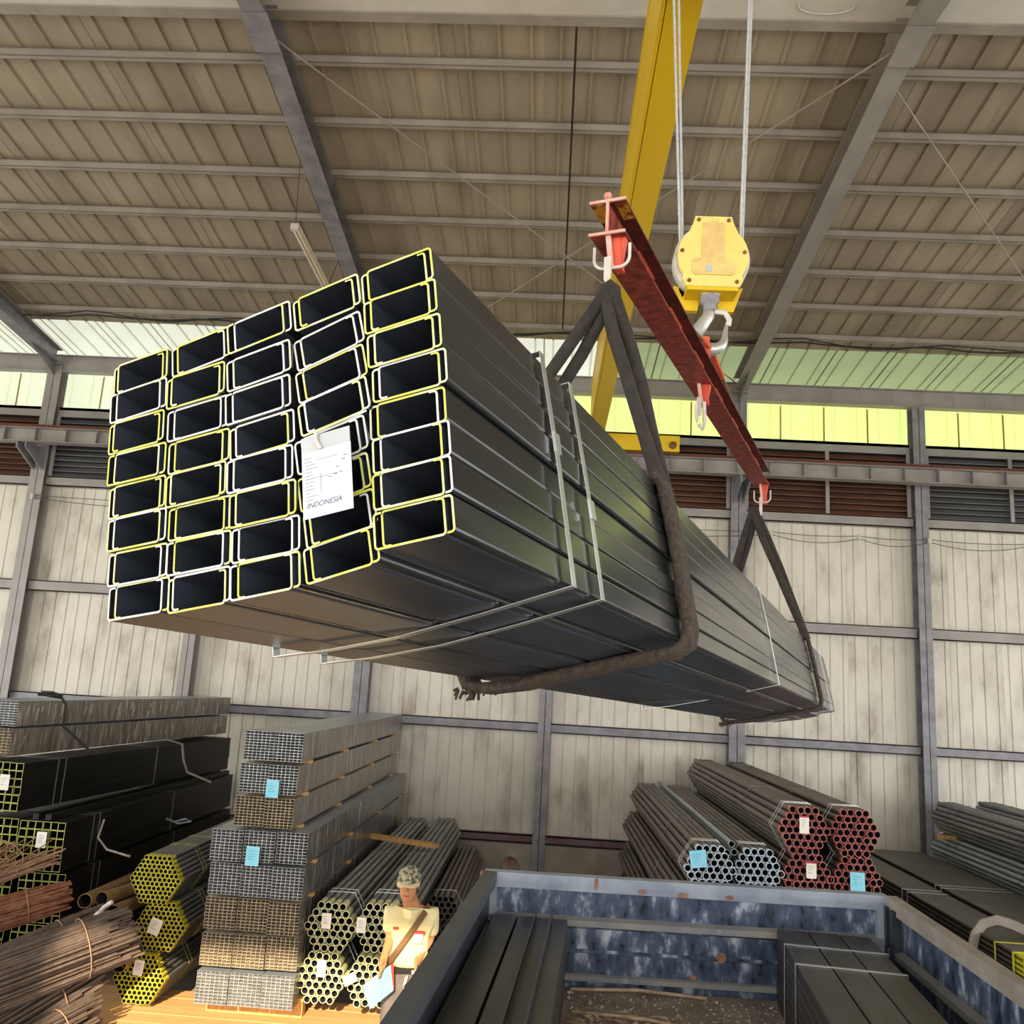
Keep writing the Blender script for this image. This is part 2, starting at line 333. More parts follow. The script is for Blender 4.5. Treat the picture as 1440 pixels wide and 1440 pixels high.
# ------------------------------------------------------------------ roof
ceil = struct('ceiling', 'ribbed metal roof on purlins and rafters')
TS = .125
def rz(y, z0=8.35): return z0 + TS*(14-y)
RID = 6.9
ang = math.atan(TS)
L1 = (14.35-1.3-RID)/math.cos(ang)
mer = ribbed(.955, L1+.1, 3, .022, .016).mesh('roof_sheet', M['roof'])
Lt = 1.75/math.cos(ang)
merw = ribbed(.955, Lt, 3, .022, .016).mesh('skylight_sheet', M['fiber_roofw']); merg = ribbed(.955, Lt, 3, .022, .016).mesh('skylight_sheet', M['fiber_roofg'])
Lb = (RID+6.3)/math.cos(ang); merb = ribbed(.955, Lb, 3, .022, .016).mesh('roof_sheet', M['roof'])
x = -15.2; k = 0
while x < 14.2:
    zz = .118 + (k % 2)*.004
    o = inst('roof_sheet', mer, ceil); o.matrix_world = Matrix.Translation((x, RID, rz(RID)+zz)) @ Matrix.Rotation(-ang, 4, 'X')
    y0 = 12.75
    o = inst('skylight_sheet', merw if x < 0.5 else merg, ceil); o.matrix_world = Matrix.Translation((x, y0, rz(y0)+zz+.004)) @ Matrix.Rotation(-ang, 4, 'X')
    o = inst('roof_sheet', merb, ceil); o.matrix_world = Matrix.Translation((x, RID-Lb*math.cos(ang), rz(RID)+zz-Lb*math.sin(ang))) @ Matrix.Rotation(ang, 4, 'X')
    x += .93; k += 1
b = B()
for (y0, y1, z0, z1) in ((0, .06, 0, .010), (0, .008, 0, .09), (0, .06, .08, .09), (.052, .06, 0, .025)): b.box(-15.1, 14.1, y0, y1, z0, z1)
pm = b.mesh('purlin', M['purlin'])
yy = 12.66
while yy > 7: inst('purlin', pm, ceil, (0, yy-.04, rz(yy))); yy -= .835
yy = 6.0
while yy > -6: inst('purlin', pm, ceil, (0, yy, rz(RID)-TS*(RID-yy))); yy -= 1.2
b = B(); b.box(-15.1, 14.1, 6.30, 6.98, rz(6.98)-.02, rz(6.98)+.02); b.box(-15.1, 14.1, 6.94, 6.98, rz(6.98), rz(6.98)+.3); b.box(-15.1, 14.1, 6.30, 6.34, rz(6.98), rz(6.98)+.3)
for xx in (-6, 2.2): b.tube([(xx+.25*math.cos(t), 6.8+.1*math.sin(t), rz(6.98)-.03) for t in [i*.3 for i in range(12)]], .008, 5)
b.build('ridge_gutter', M['pale_beam'], ceil)
b = B(); b.box(-15.1, 14.1, 6.98, 7.10, rz(6.98)-.04, rz(6.98)-.0); b.build('ridge_trim', M['purlin'], ceil)
for cx in (-8.81, -2.96, 2.99, 8.9, -14.7):
    b = B(); zt = lambda y: 8.10+TS*(14-y)
    a = (cx, 13.95, zt(13.95)+.125); c = (cx, 7.15, zt(7.15)+.125); b.hbeam(a, c, .21, .25, .012)
    b.hbeam((cx, 7.2, zt(7.2)+.10), (cx, 6.75, zt(6.75)+.08), .25, .30, .014)
    b.hbeam((cx, 6.8, zt(6.9)+.1), (cx, -6, zt(6.9)+.1-TS*12.8), .21, .25, .012)
    b.prism([(13.97, 8.1), (13.97, 7.9), (13.2, 8.2)], cx-.006, cx+.006, lambda y, z, t: (t, y, z))
    b.box(cx-.12, cx+.12, 13.9, 14.0, 8.08, 8.11)
    b.build('rafter', M['steel_dark'] if cx < 0 else M['steel'], ceil)
for x0, x1 in ((-2.9, 2.9), (2.9, -2.9)):
    b = B(); b.tube([(x0, 7.15, 9.02), (x1, 13.8, 8.2)], .010, 6); b.build('brace_rod', M['purlin'], ceil)
for x0, x1 in ((-8.7, -3.0), (3.1, 8.8)):
    b = B(); b.tube([(x0, 7.6, 9.0), (x1, 13.8, 8.25)], .010, 6)
    if x0 < 0: pass
    else: b.build('brace_rod', M['purlin'], ceil)

# cables along the eave purlin and the wall
def sag(a, c, s_, n=10):
    a = Vector(a); c = Vector(c); return [a.lerp(c, i/n) - Vector((0, 0, s_*4*(i/n)*(1-i/n))) for i in range(n+1)]
b = B(); p = []
xx = -8.6
while xx < 11: p.append((xx, 12.6, rz(12.6)-.06-.05*abs(math.sin(xx*1.7))-rnd.random()*.02)); xx += .35
b.tube(p, .014, 6); p2 = [(q[0], q[1]-.05, q[2]+.05*math.sin(q[0]*2.3)) for q in p]; b.tube(p2, .01, 6)
tag(b.build('power_cable', M['wire']), 'black sagging cables strung along the purlin nearest the clerestory', 'cable')
t = thing('wall_wire', 'pair of thin wires with insulators strung across the back wall', 'wire')
insx = [-8.8, -4.6, -2.95, .2, 3.5, 4.9, 6.0, 7.5, 9]
for dz in (0, -.14):
    for i in range(len(insx)-1):
        b = B(); b.tube(sag((insx[i], 13.93, 5.75+dz*.3), (insx[i+1], 13.93, 5.75+dz*.3), .03-dz*.5), .006, 5); b.build('wire', M['wiregrey'], t)
for xx in insx:
    b = B(); b.lathe([(0, -.05), (.03, -.045), (.03, -.02), (.02, 0), (.035, .02), (.02, .05), (0, .05)], 8, T=Matrix.Translation((xx, 13.93, 5.73))); b.build('insulator', M['bone'], t)
# festoon cable along the roof
b = B(); p = [(-.02+.0*i, 7.1+i*.6, rz(7.1+i*.6)-.04-.02*(i % 2)) for i in range(10)]; b.tube(p, .012, 6)
tag(b.build('roof_cable', M['wire']), 'thin black cable running under the purlins left of the yellow girder', 'cable')

# ------------------------------------------------------------------ crane runway, girder
t = thing('crane_runway', 'long grey crane runway beam with a rusty rail along the back wall', 'crane rail', (0, 13.5, 6.56))
b = B(); b.hbeam((-14, 0, .11), (13, 0, .11), .2, .24, .012); b.build('runway_beam', M['gird'], t)
b = B(); b.box(-14, 13, -.12, .12, .232, .245); b.box(-14, 13, -.03, .03, .245, .30)
b.build('crane_rail', M['rail'], t)
b = B(); b.box(-.006, .006, -.1, -.008, .012, .212); me = b.mesh('stiffener', M['steel_dark'])
xx = -13.8
while xx < 12.8: inst('stiffener', me, t, (xx, 0, 0)); xx += .52
b = B(); b.box(-.02, .02, -.13, -.03, .235, .27); me = b.mesh('rail_clip', M['rail'])
xx = -13.5
while xx < 12.8: inst('rail_clip', me, t, (xx, 0, 0)); xx += 1.02
t = thing('bridge_crane', 'yellow overhead crane girder running to the back wall', 'crane', (.6, 6, 7.0))
b = B(); b.box(-.1, .1, -8, 7.55, .02, .92); b.box(-.105, .105, -8, 7.55, 0, .02); b.box(-.11, .11, -8, 7.55, .92, .95); b.box(-.13, -.1, -8, 7.55, .0, .02)
b.build('girder', M['yellow'], t)
b = B(); b.box(-.75, 1.33, 7.42, 7.60, -.13, .13); b.build('end_truck', M['yellow'], t)
b = B()
for cx in (-.6, 1.22): b.lathe([(0, -.03), (.06, -.03), (.06, .03), (0, .03)], 16, T=Matrix.Translation((cx, 7.41, -.03)) @ Matrix.Rotation(PI/2, 4, 'X')); b.box(cx-.08, cx+.08, 7.4, 7.42, -.09, .04) if False else None
b.build('wheel', M['rust'], t)
b = B(); b.box(-.03, -.0, 7.35, 7.42, -.19, -.13); b.box(1.1, 1.14, 7.42, 7.5, -.18, -.13); b.build('buffer', M['rail'], t)
t = thing('hoist', 'yellow rope hoist trolley under the crane girder', 'hoist', (.66, 3.85, 6.74))
b = B(); b.lathe([(0, -.34), (.13, -.34), (.13, .34), (0, .34)], 20, T=Matrix.Translation((0, 0, .11)) @ Matrix.Rotation(PI/2, 4, 'Y')); b.build('drum', M['steel_dark'], t)
b = B(); b.box(-.42, -.34, -.16, .16, .0, .25); b.box(.34, .42, -.16, .16, .0, .25); b.box(-.42, .42, -.06, .06, .235, .25); b.build('hoist_frame', M['yellow'], t)

# ------------------------------------------------------------------ hook block
HB = Vector((.681, 3.85, 5.12))
t = thing('hook_block', 'worn yellow crane hook block with steel hook on wire ropes', 'hook', HB)
out = []
R_ = .168
for a in range(-50, 231, 10):
    A = math.radians(a); out.append((R_*math.cos(A), R_*math.sin(A)))
shell = [(-.125, -.155), (.125, -.155), (.14, -.12)] + [(R_*.98*math.cos(math.radians(a)), R_*.98*math.sin(math.radians(a))) for a in range(-35, 50, 8)] + [(.095, .165), (.085, .2), (-.085, .2), (-.095, .165)] + [(R_*.98*math.cos(math.radians(a)), R_*.98*math.sin(math.radians(a))) for a in range(134, 216, 8)] + [(-.14, -.12)]
for y0, y1 in ((-.075, -.045), (.045, .075)):
    b = B(); b.prism(shell, y0, y1, lambda x, z, q: (x, q, z)); b.build('side_plate', M['blockyel'], t)
b = B(); b.lathe([(.04, -.035), (.165, -.035), (.148, 0), (.165, .035), (.04, .035)], 32, T=Matrix.Rotation(PI/2, 4, 'X')); b.build('sheave', M['steel'], t)
b = B()
b.lathe([(.165, .042), (.178, .042), (.178, -.042), (.165, -.042), (.165, .042)], 40, T=Matrix.Rotation(PI/2, 4, 'X')); b.build('rope_guard', M['hookwhite'], t)
b = B(); b.prism([(-.05, .165), (.05, .165), (.055, -.01), (.06, -.03), (.1, -.05), (.1, -.085), (.085, -.1), (-.085, -.1), (-.1, -.085), (-.1, -.05), (-.06, -.03), (-.055, -.01)], -.083, -.075, lambda x, z, q: (x, q, z)); b.build('raised_panel', mat('faded_panel', '#d8b274', '#e3cf80', 14, .6, 0, .1, c3='#b58a72'), t)
b = B(); b.box(-.035, -.008, -.087, -.083, -.085, -.055); b.build('data_plate', M['papergrey'], t)
b = B()
for bx, bz in ((-.07, .18), (.07, .18), (-.11, -.13), (.11, -.13), (.145, .02), (-.145, .02)): b.lathe([(0, .012), (.008, .01), (.01, 0)], 6, T=Matrix.Translation((bx, -.075, bz)) @ Matrix.Rotation(PI/2, 4, 'X'))
b.build('bolts', M['rust'], t)
b = B(); b.box(-.118, .118, -.07, .07, -.172, -.152); b.prism([(-.165, -.10), (-.12, -.225), (-.05, -.225), (-.04, -.16), (-.10, -.12)], .045, .078, lambda x, z, q: (x, q, z)); b.prism([(.165, -.10), (.12, -.225), (.05, -.225), (.04, -.16), (.10, -.12)], .045, .078, lambda x, z, q: (x, q, z))
b.build('crosshead', M['yellow'], t)
b = B(); b.lathe([(.045, -.16), (.045, -.2), (.03, -.21), (.03, -.25)], 14); b.build('shank', M['steel_dark'], t)
hp = []; hr = []
hc = Vector((.005, 0, -.37))
hp += [Vector((0, 0, -.22)), Vector((-.005, 0, -.27)), Vector((-.03, 0, -.31))]; hr += [.024, .028, .030]
for a in range(170, 376, 18):
    A = math.radians(a); hp.append(hc + Vector((.068*math.cos(A), 0, .068*math.sin(A)))); hr.append(.034 - .022*max(0, (a-270)/105))
hp.append(hc+Vector((.075, 0, .06))); hr.append(.008)
b = B(); b.tube(hp, hr, 12, up=(0, 1, 0)); b.build('hook', M['hooksteel'], t)
b = B(); b.tube([(.02, -.01, -.25), (.07, -.01, -.255), (.09, -.01, -.29), (.085, -.01, -.32)], .008, 6, ry=.015); b.build('safety_latch', M['hookwhite'], t)
for i, (x0, x1, dy) in enumerate(((.535, .463, -.02), (.555, .498, .03), (.815, .862, -.02), (.835, .885, .03))):
    b = B(); b.tube([(x0, 3.85+dy, 5.16), (x1, 3.85+dy, 6.84)], .0065, 8)
    tag(b.build('wire_rope', M['rope']), ['leftmost pale wire rope rising from the yellow hook block', 'second pale wire rope from the left above the hook block', 'third pale wire rope from the left above the hook block', 'rightmost pale wire rope rising from the hook block'][i], 'rope', 'hoist ropes above the hook block')

# ------------------------------------------------------------------ spreader beam
Pn = Vector((.105, 2.187, 4.373)); Pf = Vector((1.315, 5.48, 4.487))
SD = (Pf-Pn).normalized(); sxv = SD.cross(Vector((0, 0, 1))).normalized(); szv = sxv.cross(SD)
SM = Matrix((sxv, SD, szv)).transposed().to_4x4(); SM.translation = Pn; SL = (Pf-Pn).length
t = thing('spreader_beam', 'rust-red steel spreader beam hanging over the big channel bundle', 'beam', mw=SM)
b = B(); b.box(-.05, .05, 0, SL, -.049, -.042); b.box(-.0035, .0035, 0, SL, -.042, .042); b.build('h_beam', M['red'], t)
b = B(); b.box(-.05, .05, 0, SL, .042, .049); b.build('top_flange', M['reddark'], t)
b = B()
for z in (.0475, -.0475): b.box(-.052, .052, -.006, .0, z-.004, z+.004)
b.box(-.004, .004, -.006, 0, -.045, .045); b.build('end_face', M['pink'], t)
b = B(); b.lathe([(0, -.012), (.009, -.008), (.012, 0), (.009, .008), (0, .012)], 10, T=Matrix.Translation((.0, -.002, .062))); b.build('end_knob', M['pink'], t)
b = B(); b.box(-.05, -.005, .0, .10, .0405, .0415); b.box(.018, .048, .005, .10, .0405, .0415); b.build('yellow_remnant', M['remnant'], t)
b = B()
for yy in (.3, .75, 1.2, 1.7, 2.2, 2.7, 3.1): b.box(.004, .012, yy, yy+.2, .036, .044)
b.build('weld_bead', M['redhot'], t)
# hanger assemblies: flat hangers, J hooks and hook plates
def hanger(yl, drop, js, plate=True):
    b = B()
    b.beam((.0, yl, -.045), (.012, yl, -.045-drop), .014, .010, up=(0, 1, 0)); b.build('hanger_bar', M['pink'], t)
    b = B(); b.beam((.018, yl+.03, -.045), (.026, yl+.03, -.045-drop), .022, .03, up=(0, 1, 0)); b.prism([(.005, -.045), (.045, -.045), (.034, -.045-drop*.6), (.015, -.045-drop)], yl+.02, yl+.045, lambda x, z, q: (x, q, z)); b.build('lug', M['redhot'], t)
    if js:
        for sd in (-1, 1):
            b = B(); p = [(sd*.05+.012, yl, -.045-drop*.35)]
            for a in range(0, 91, 15):
                A = math.radians(a); p.append((.012+sd*(.022+.028*math.cos(A)), yl, -.045-drop*.72-.028*math.sin(A)))
            p.append((.012, yl, -.045-drop*.72-.028)); b.tube(p, .0045, 8, up=(0, 1, 0)); b.build('j_hook', M['hookwhite'], t)
    if plate:
        b = B(); b.prism([(-.006, -.045-drop*.72), (.014, -.045-drop*.70), (.012, -.045-drop*1.5), (.004, -.045-drop*1.62), (-.006, -.045-drop*1.35)], yl-.012, yl-.002, lambda x, z, q: (x, q, z))
        b.build('hook_plate', M['hookwhite'], t)
hanger(.01, .10, True)
hanger(1.35, .09, False)
hanger(SL-.06, .13, True)
b = B(); b.prism([(-.012, -.135), (.0, -.135), (.0, -.21), (-.006, -.22), (-.012, -.2)], 1.33, 1.345, lambda x, z, q: (x, q, z))
b.tube([(.022, 1.35, -.13), (.026, 1.35, -.22), (.016, 1.35, -.245), (.0, 1.35, -.225)], .008, 8, up=(0, 1, 0)); b.build('spare_hook', M['hookwhite'], t)
# lifting bridle
t2 = thing('lifting_bridle', 'rusty lifting bridle with red lugs linking hook and spreader beam', 'lifting gear', HB+Vector((0, 0, -.42)))
hk = HB+Vector((0, 0, -.43))
bt = lambda s_: Pn+SD*s_+szv*.05
inv = Matrix.Translation(-(HB+Vector((0, 0, -.42))))
for s_ in (.75, SL-.35):
    b = B(); a = inv @ (hk+Vector((0, 0, .0))); c = inv @ bt(s_); b.beam(a, c, .022, .012); b.build('link_bar', M['rust'], t2)
    b = B(); b.beam(a, a.lerp(c, .22), .03, .02); b.build('red_lug', M['redhot'], t2)
b = B(); b.prism([(-.05, -.16), (-.02, .02), (.02, .02), (.03, -.17)], -.015, .01, lambda x, z, q: (x-.03, q-.05, z)); b.build('lug_plate', M['redhot'], t2)

# ------------------------------------------------------------------ C channels
def channel_mesh(name, W, H, L, t, lip, up_, mats):
    # centreline of a lipped channel: web at bottom (up_=0) or top (up_=1)
    r = .0045; pts = []
    def arc(cx, cz, a0, a1):
        for k_ in range(4):
            a = math.radians(a0+(a1-a0)*k_/3); pts.append((cx+r*math.cos(a), cz+r*math.sin(a)))
    w2, h2 = W-t, H-t
    x0, x1, z0, z1 = t/2, t/2+w2, t/2, t/2+h2
    pts.append((x0+lip, z1)); arc(x0+r, z1-r, 90, 180); arc(x0+r, z0+r, 180, 270); arc(x1-r, z0+r, 270, 360); arc(x1-r, z1-r, 0, 90); pts.append((x1-lip, z1))
    if up_: pts = [(x, H-z) for x, z in pts]
    n = len(pts); off = []
    for i, (x, z) in enumerate(pts):
        a = pts[max(i-1, 0)]; c = pts[min(i+1, n-1)]; dx, dz = c[0]-a[0], c[1]-a[1]; l = math.hypot(dx, dz) or 1
        off.append((-dz/l*t/2, dx/l*t/2))
    b = B()
    for sgn, ms in ((1, 0), (-1, 1)):
        vs = [(x+sgn*o[0], y, z+sgn*o[1]) for y in (0, L) for (x, z), o in zip(pts, off)]
        b.add(vs, [(i, i+1, n+i+1, n+i) for i in range(n-1)], ms, False)
    for y in (0, L):
        vs = [(x+o[0], y, z+o[1]) for (x, z), o in zip(pts, off)]+[(x-o[0], y, z-o[1]) for (x, z), o in zip(pts, off)]
        b.add(vs, [(i, i+1, n+i+1, n+i) for i in range(n-1)], 2)
    for e in (0, n-1):
        x, z = pts[e]; o = off[e]; b.add([(x+o[0], 0, z+o[1]), (x-o[0], 0, z-o[1]), (x-o[0], L, z-o[1]), (x+o[0], L, z+o[1])], [(0, 1, 2, 3)], 0)
    return b.mesh(name, mats)
CW, CH, CT = .1015, .0487, .0030
meshA = [channel_mesh('channel', CW, CH, 6.0, CT, .011, 1, [M['black'], M['blackin'], e]) for e in (M['endpaint'], M['endwhite'])]
meshB = [channel_mesh('channel', CW, CH, 6.0, CT, .011, 0, [M['black'], M['blackin'], e]) for e in (M['endpaint'], M['endwhite'])]
BO = Vector((-.11763, 1.01102, 3.27429)); bd = Vector((.37124, .92771, -.03912)); brt = Vector((.91153, -.35609, .20568)); bup = brt.cross(bd)
BM = Matrix((brt, bd, bup)).transposed().to_4x4(); BM.translation = BO
bundle = thing('channel_bundle', 'large strapped bundle of dark steel C channels hanging in slings', 'steel bundle', mw=BM)
cells = [[(0.0052, 0.3982, 0.2), (0.009, 0.3468, -1.5), (0.0101, 0.2955, -2.0), (0.0122, 0.2449, -2.4), (0.0036, 0.1937, -2.5), (0.0064, 0.1459, -2.1), (0.0063, 0.0966, -1.5), (0.0029, 0.0468, -1.1)],
[(-0.1083, 0.3992, 2.4), (-0.1122, 0.3442, 6.6), (-0.1109, 0.2931, 6.0), (-0.1061, 0.2409, 5.5), (-0.1132, 0.1865, 5.0), (-0.1136, 0.1347, 4.6), (-0.1088, 0.0842, 4.6), (-0.1098, 0.0354, 3.6)],
[(-0.2225, 0.3973, 1.9), (-0.2226, 0.3338, 0.6), (-0.2246, 0.2800, -0.4), (-0.2227, 0.2275, -0.6), (-0.2252, 0.1751, -2.5), (-0.2224, 0.1245, -2.6), (-0.2213, 0.0750, -2.7), (-0.222, 0.0254, -1.7)],
[(-0.3351, 0.3976, 1.1), (-0.3365, 0.336, -2.4), (-0.3372, 0.2851, -2.2), (-0.3361, 0.2329, -3.0), (-0.3386, 0.1821, -3.0), (-0.3346, 0.1316, -3.1), (-0.3342, 0.0804, -3.0), (-0.3342, 0.0293, -2.4)],
[(-0.449, 0.3955, -1.5), (-0.4492, 0.3472, -1.4), (-0.4516, 0.294, -3.1), (-0.4501, 0.242, -3.7), (-0.4521, 0.1917, -3.4), (-0.4486, 0.1402, -3.3), (-0.4491, 0.0883, -3.5), (-0.4466, 0.0388, -3.2)]]
for ci, colm in enumerate(cells):
    for ri, (x, z, an) in enumerate(colm):
        # (x, z) is the upper right corner of the pair; local x right, z up; pair is about .112 wide
        dy = rnd.uniform(-.004, .006); R0 = Matrix.Translation((x, dy, z)) @ Matrix.Rotation(-math.radians(an), 4, 'Y')
        inst('channel', meshA[1 if rnd.random() < .35 else 0], bundle, mw=R0 @ Matrix.Translation((-CW, 0, -CH)))
        inst('channel', meshB[1 if rnd.random() < .45 else 0], bundle, mw=R0 @ Matrix.Translation((-CW-.0105, rnd.uniform(-.003, .003), -CH-.0022)))
def loop(a, w_, th, mm, name, sagb=0.0, par=bundle, lean=0.0):
    # band round the bundle at distance a (m), local coords
    prof = [(.014, .405), (.017, .2), (.014, -.008), (-.15, -.015-sagb*.6), (-.30, -.022-sagb*.8), (-.45, -.026-sagb*.3), (-.563, -.022), (-.568, .2), (-.563, .400), (-.3, .408), (-.1, .408)]
    pts = [Vector((x, a+lean*(x+.28), z)) for x, z in prof]
    b = B(); n = len(pts)
    for i in range(n):
        p, q = pts[i], pts[(i+1) % n]; d = (q-p).normalized(); nn = Vector((0, 1, 0)).cross(d).normalized()
        e = d*th*.4
        b.add([p-e+Vector((0, -w_/2, 0)), q+e+Vector((0, -w_/2, 0)), q+e+Vector((0, w_/2, 0)), p-e+Vector((0, w_/2, 0)), p-e+Vector((0, -w_/2, 0))+nn*th, q+e+Vector((0, -w_/2, 0))+nn*th, q+e+Vector((0, w_/2, 0))+nn*th, p-e+Vector((0, w_/2, 0))+nn*th], [(0, 1, 2, 3), (7, 6, 5, 4), (0, 4, 5, 1), (1, 5, 6, 2), (2, 6, 7, 3), (3, 7, 4, 0)])
    return b.build(name, mm, par)
for a in (.378, .522, 2.82, 5.5, 5.62): loop(a, .019, .0012, M['strap'], 'steel_strap', .004 if a > 1 else .012, lean=.0)
for a, z in ((.378, .235), (.522, .155)):
    b = B(); b.box(.0155, .0205, a-.012, a+.012, z-.018, z+.018); b.build('strap_seal', M['strap'], bundle)

# slings
inv_b = BM.inverted()
def sling(a, apex, nm, lab):
    mwA = Matrix.Translation(apex); s_ = thing('lifting_sling', lab, 'sling', mw=mwA, group=None)
    A = inv_b @ apex; toS = mwA.inverted() @ BM
    W = .105 if a < 2 else .07; TH = .015 if a < 2 else .012
    # band round right side, bottom and left side
    prof = [(-.1, .416), (-.01, .414), (.012, .409), (.024, .38), (.027, .2), (.024, .02), (.012, -.016), (-.02, -.03), (-.15, -.034), (-.30, -.038), (-.42, -.042), (-.53, -.035), (-.572, -.022), (-.585, .02), (-.587, .2), (-.58, .38), (-.56, .412), (-.48, .418)]
    b = B(); pts = [toS @ Vector((x, a+.02*math.sin(x*9), z)) for x, z in prof[2:-2]]
    Yd = (toS.to_3x3() @ Vector((0, 1, 0))).normalized()
    b.tube(pts, W/2, 12, ry=.010, up=(toS.to_3x3() @ Vector((0, 0, 1)).cross(Vector((0, 1, 0)))), caps=True)
    # orient: keep the wide side along the bundle axis
    b.v = []; b.f = []; b.m = []; b.sm = []
    n = 10
    for i, p in enumerate(pts):
        d = (pts[min(i+1, len(pts)-1)]-pts[max(i-1, 0)]).normalized(); nn = Yd.cross(d).normalized()
        for j in range(n):
            A_ = 2*PI*j/n; b.v.append(tuple(p + Yd*math.copysign(abs(math.cos(A_))**.6, math.cos(A_))*W/2 + nn*math.copysign(abs(math.sin(A_))**.6, math.sin(A_))*TH))
    for i in range(len(pts)-1):
        for j in range(n): b.f.append((i*n+j, i*n+(j+1) % n, (i+1)*n+(j+1) % n, (i+1)*n+j)); b.m.append(0); b.sm.append(True)
    b.build('belly_band', M['fray'], s_)
    # frayed tufts under the bundle
    b = B()
    for k_ in range(90):
        x = rnd.uniform(-.58, .0); p = toS @ Vector((x, a+rnd.choice((-1, 1))*W*.45, -.03)); q = p+Vector((rnd.uniform(-.012, .012), rnd.uniform(-.012, .012), rnd.uniform(-.016, -.004)))
        b.tube([p, q], .0018, 3)
    for k_ in range(26):
        x = rnd.uniform(-.60, -.50); p = toS @ Vector((x, a+rnd.uniform(-1, 1)*W*.4, -.03)); q = p+Vector((rnd.uniform(-.02, .01), rnd.uniform(-.012, .012), rnd.uniform(-.03, -.006)))
        b.tube([p, q], .004, 4)
    b.build('frayed_fibre', M['fray'], s_, stuff=True)
    # two strands on each side up to the apex
    for side in (0, 1):
        for k_, (da, dx) in enumerate(((-.022, 0), (.022, 0))):
            e = toS @ (Vector((.018, a+da, .385)) if side == 0 else Vector((-.578, a+da*1.6, .385)))
            mid = e.lerp(Vector((0, 0, 0)), .55) + Yd*(.012 if k_ else -.012) + Vector(((.016 if k_ else -.010), 0, .006))
            b = B(); b.tube([e, e.lerp(mid, .5)+Vector((0, 0, -.004)), mid, mid*.5+Vector((.010 if k_ else -.010, 0, 0)), Vector((.012 if k_ else -.014, 0, .012)), Vector((0, .006, .03))], [.020, .017, .017, .018, .017, .014] if a < 2 else [.022]*6, 8)
            b.build('strand', M['sling'], s_)
    # eye loop over the hook
    b = B(); b.tube([(.0, .0, -.02), (-.022, 0, .0), (-.018, 0, .03), (.0, 0, .045), (.018, 0, .03), (.022, 0, .0)], .012, 8, closed=True); b.build('eye_loop', M['sling'], s_)
sling(1.17, Vector((.118, 2.18, 4.13)), 'n', 'near black webbing sling, frayed where it passes under the channel bundle')
sling(4.68, Vector((1.275, 5.50, 4.262)), 'f', 'far black webbing sling holding the rear of the channel bundle')

# big tag on the bundle
TL, TR, BR, BL = Vector((-.3331, 1.07, 3.3952)), Vector((-.2618, 1.042, 3.4072)), Vector((-.2459, 1.0312, 3.302)), Vector((-.3153, 1.0582, 3.285))
tx = (TR-TL+BR-BL).normalized(); tz = (TL-BL+TR-BR); tz = (tz-tx*tz.dot(tx)).normalized(); tyv = tz.cross(tx)
TM = Matrix((tx, tyv, tz)).transposed().to_4x4(); TM.translation = (BL+BR)/2
W_, H_ = .0735, .1095
t = thing('mill_tag', 'large white paper mill tag hanging on the bundle end', 'tag', mw=TM)
b = B(); b.box(-W_/2, W_/2, -.0008, .0006, 0, H_); b.build('card', M['papergrey'], t)
b = B(); b.box(-W_/2+.001, W_/2+.0015, -.0016, -.0009, -.001, H_*.80); b.build('paper_sheet', M['paper'], t)
b = B()
for k_ in range(13):
    z = H_*.72-k_*.0047
    b.box(-W_/2+.005, -W_/2+.005+rnd.uniform(.008, .020), -.0019, -.0017, z, z+.0009)
    if k_ in (1, 6): b.box(-.012, -.012+.03, -.0019, -.0017, z, z+.0007)
b.box(-.008, -.0072, -.0019, -.0017, .03, .056)
for (x, z) in ((.004, .047), (.012, .049), (.02, .050), (.015, .058), (.024, .066), (.027, .071)): b.box(x, x+.005, -.0019, -.0017, z, z+.0014)
b.build('printed_lines', M['inkfaint'], t)
fc = bpy.data.curves.new('printed_word', 'FONT'); fc.body = 'INDONESIA'; fc.size = .0100; fc.shear = .25; fc.align_x = 'CENTER'; fc.extrude = .0001; fc.materials.append(M['ink'])
o = bpy.data.objects.new('printed_word', bpy.data.meshes.new_from_object(bpy.data.objects.new('printed_word_outline', fc))); COL.objects.link(o); o.parent = t; o.matrix_local = Matrix.Translation((-.004, -.0019, .0125)) @ Matrix.Rotation(PI/2, 4, 'X')
b = B(); b.tube([(-.005, -.004, H_*.80), (-.010, -.006, H_*.9), (-.012, -.003, H_*1.02)], .0028, 8); b.build('tie_clip', M['hookwhite'], t)
b = B(); b.tube([(-.012, -.003, H_*1.02), (.03, -.002, H_*1.08), (.062, .002, H_*1.14)], .0009, 5); b.tube([(-.010, -.003, H_*1.0), (.03, -.001, H_*1.06), (.062, .002, H_*1.13)], .0009, 5); b.build('tie_wire', M['strap'], t)

# ------------------------------------------------------------------ lamp batten
t = thing('tube_lamp', 'long white tube lamp batten hanging under the roof', 'lamp', (-3.105, 8.9, 8.04), (math.radians(-2), 0, 0))
b = B(); b.box(-.045, .045, 0, 1.55, 0, .045); b.build('batten', M['lampwhite'], t)
b = B(); b.tube([(-.024, .04, -.016), (-.024, 1.51, -.016)], .013, 10); b.tube([(.024, .04, -.016), (.024, 1.51, -.016)], .013, 10); b.build('lamp_tubes', M['lampwhite'], t)
for ya in (-.01, 1.51):
    b = B(); b.box(-.047, .047, ya, ya+.05, -.035, .04); b.build('lamp_holder', M['hookwhite'], t)
b = B(); b.tube([(0, .02, .03), (.05, -.3, 1.0)], .004, 5); b.tube([(0, 1.5, .03), (.05, 1.7, .55)], .004, 5); b.build('hanging_wire', M['wire'], t)

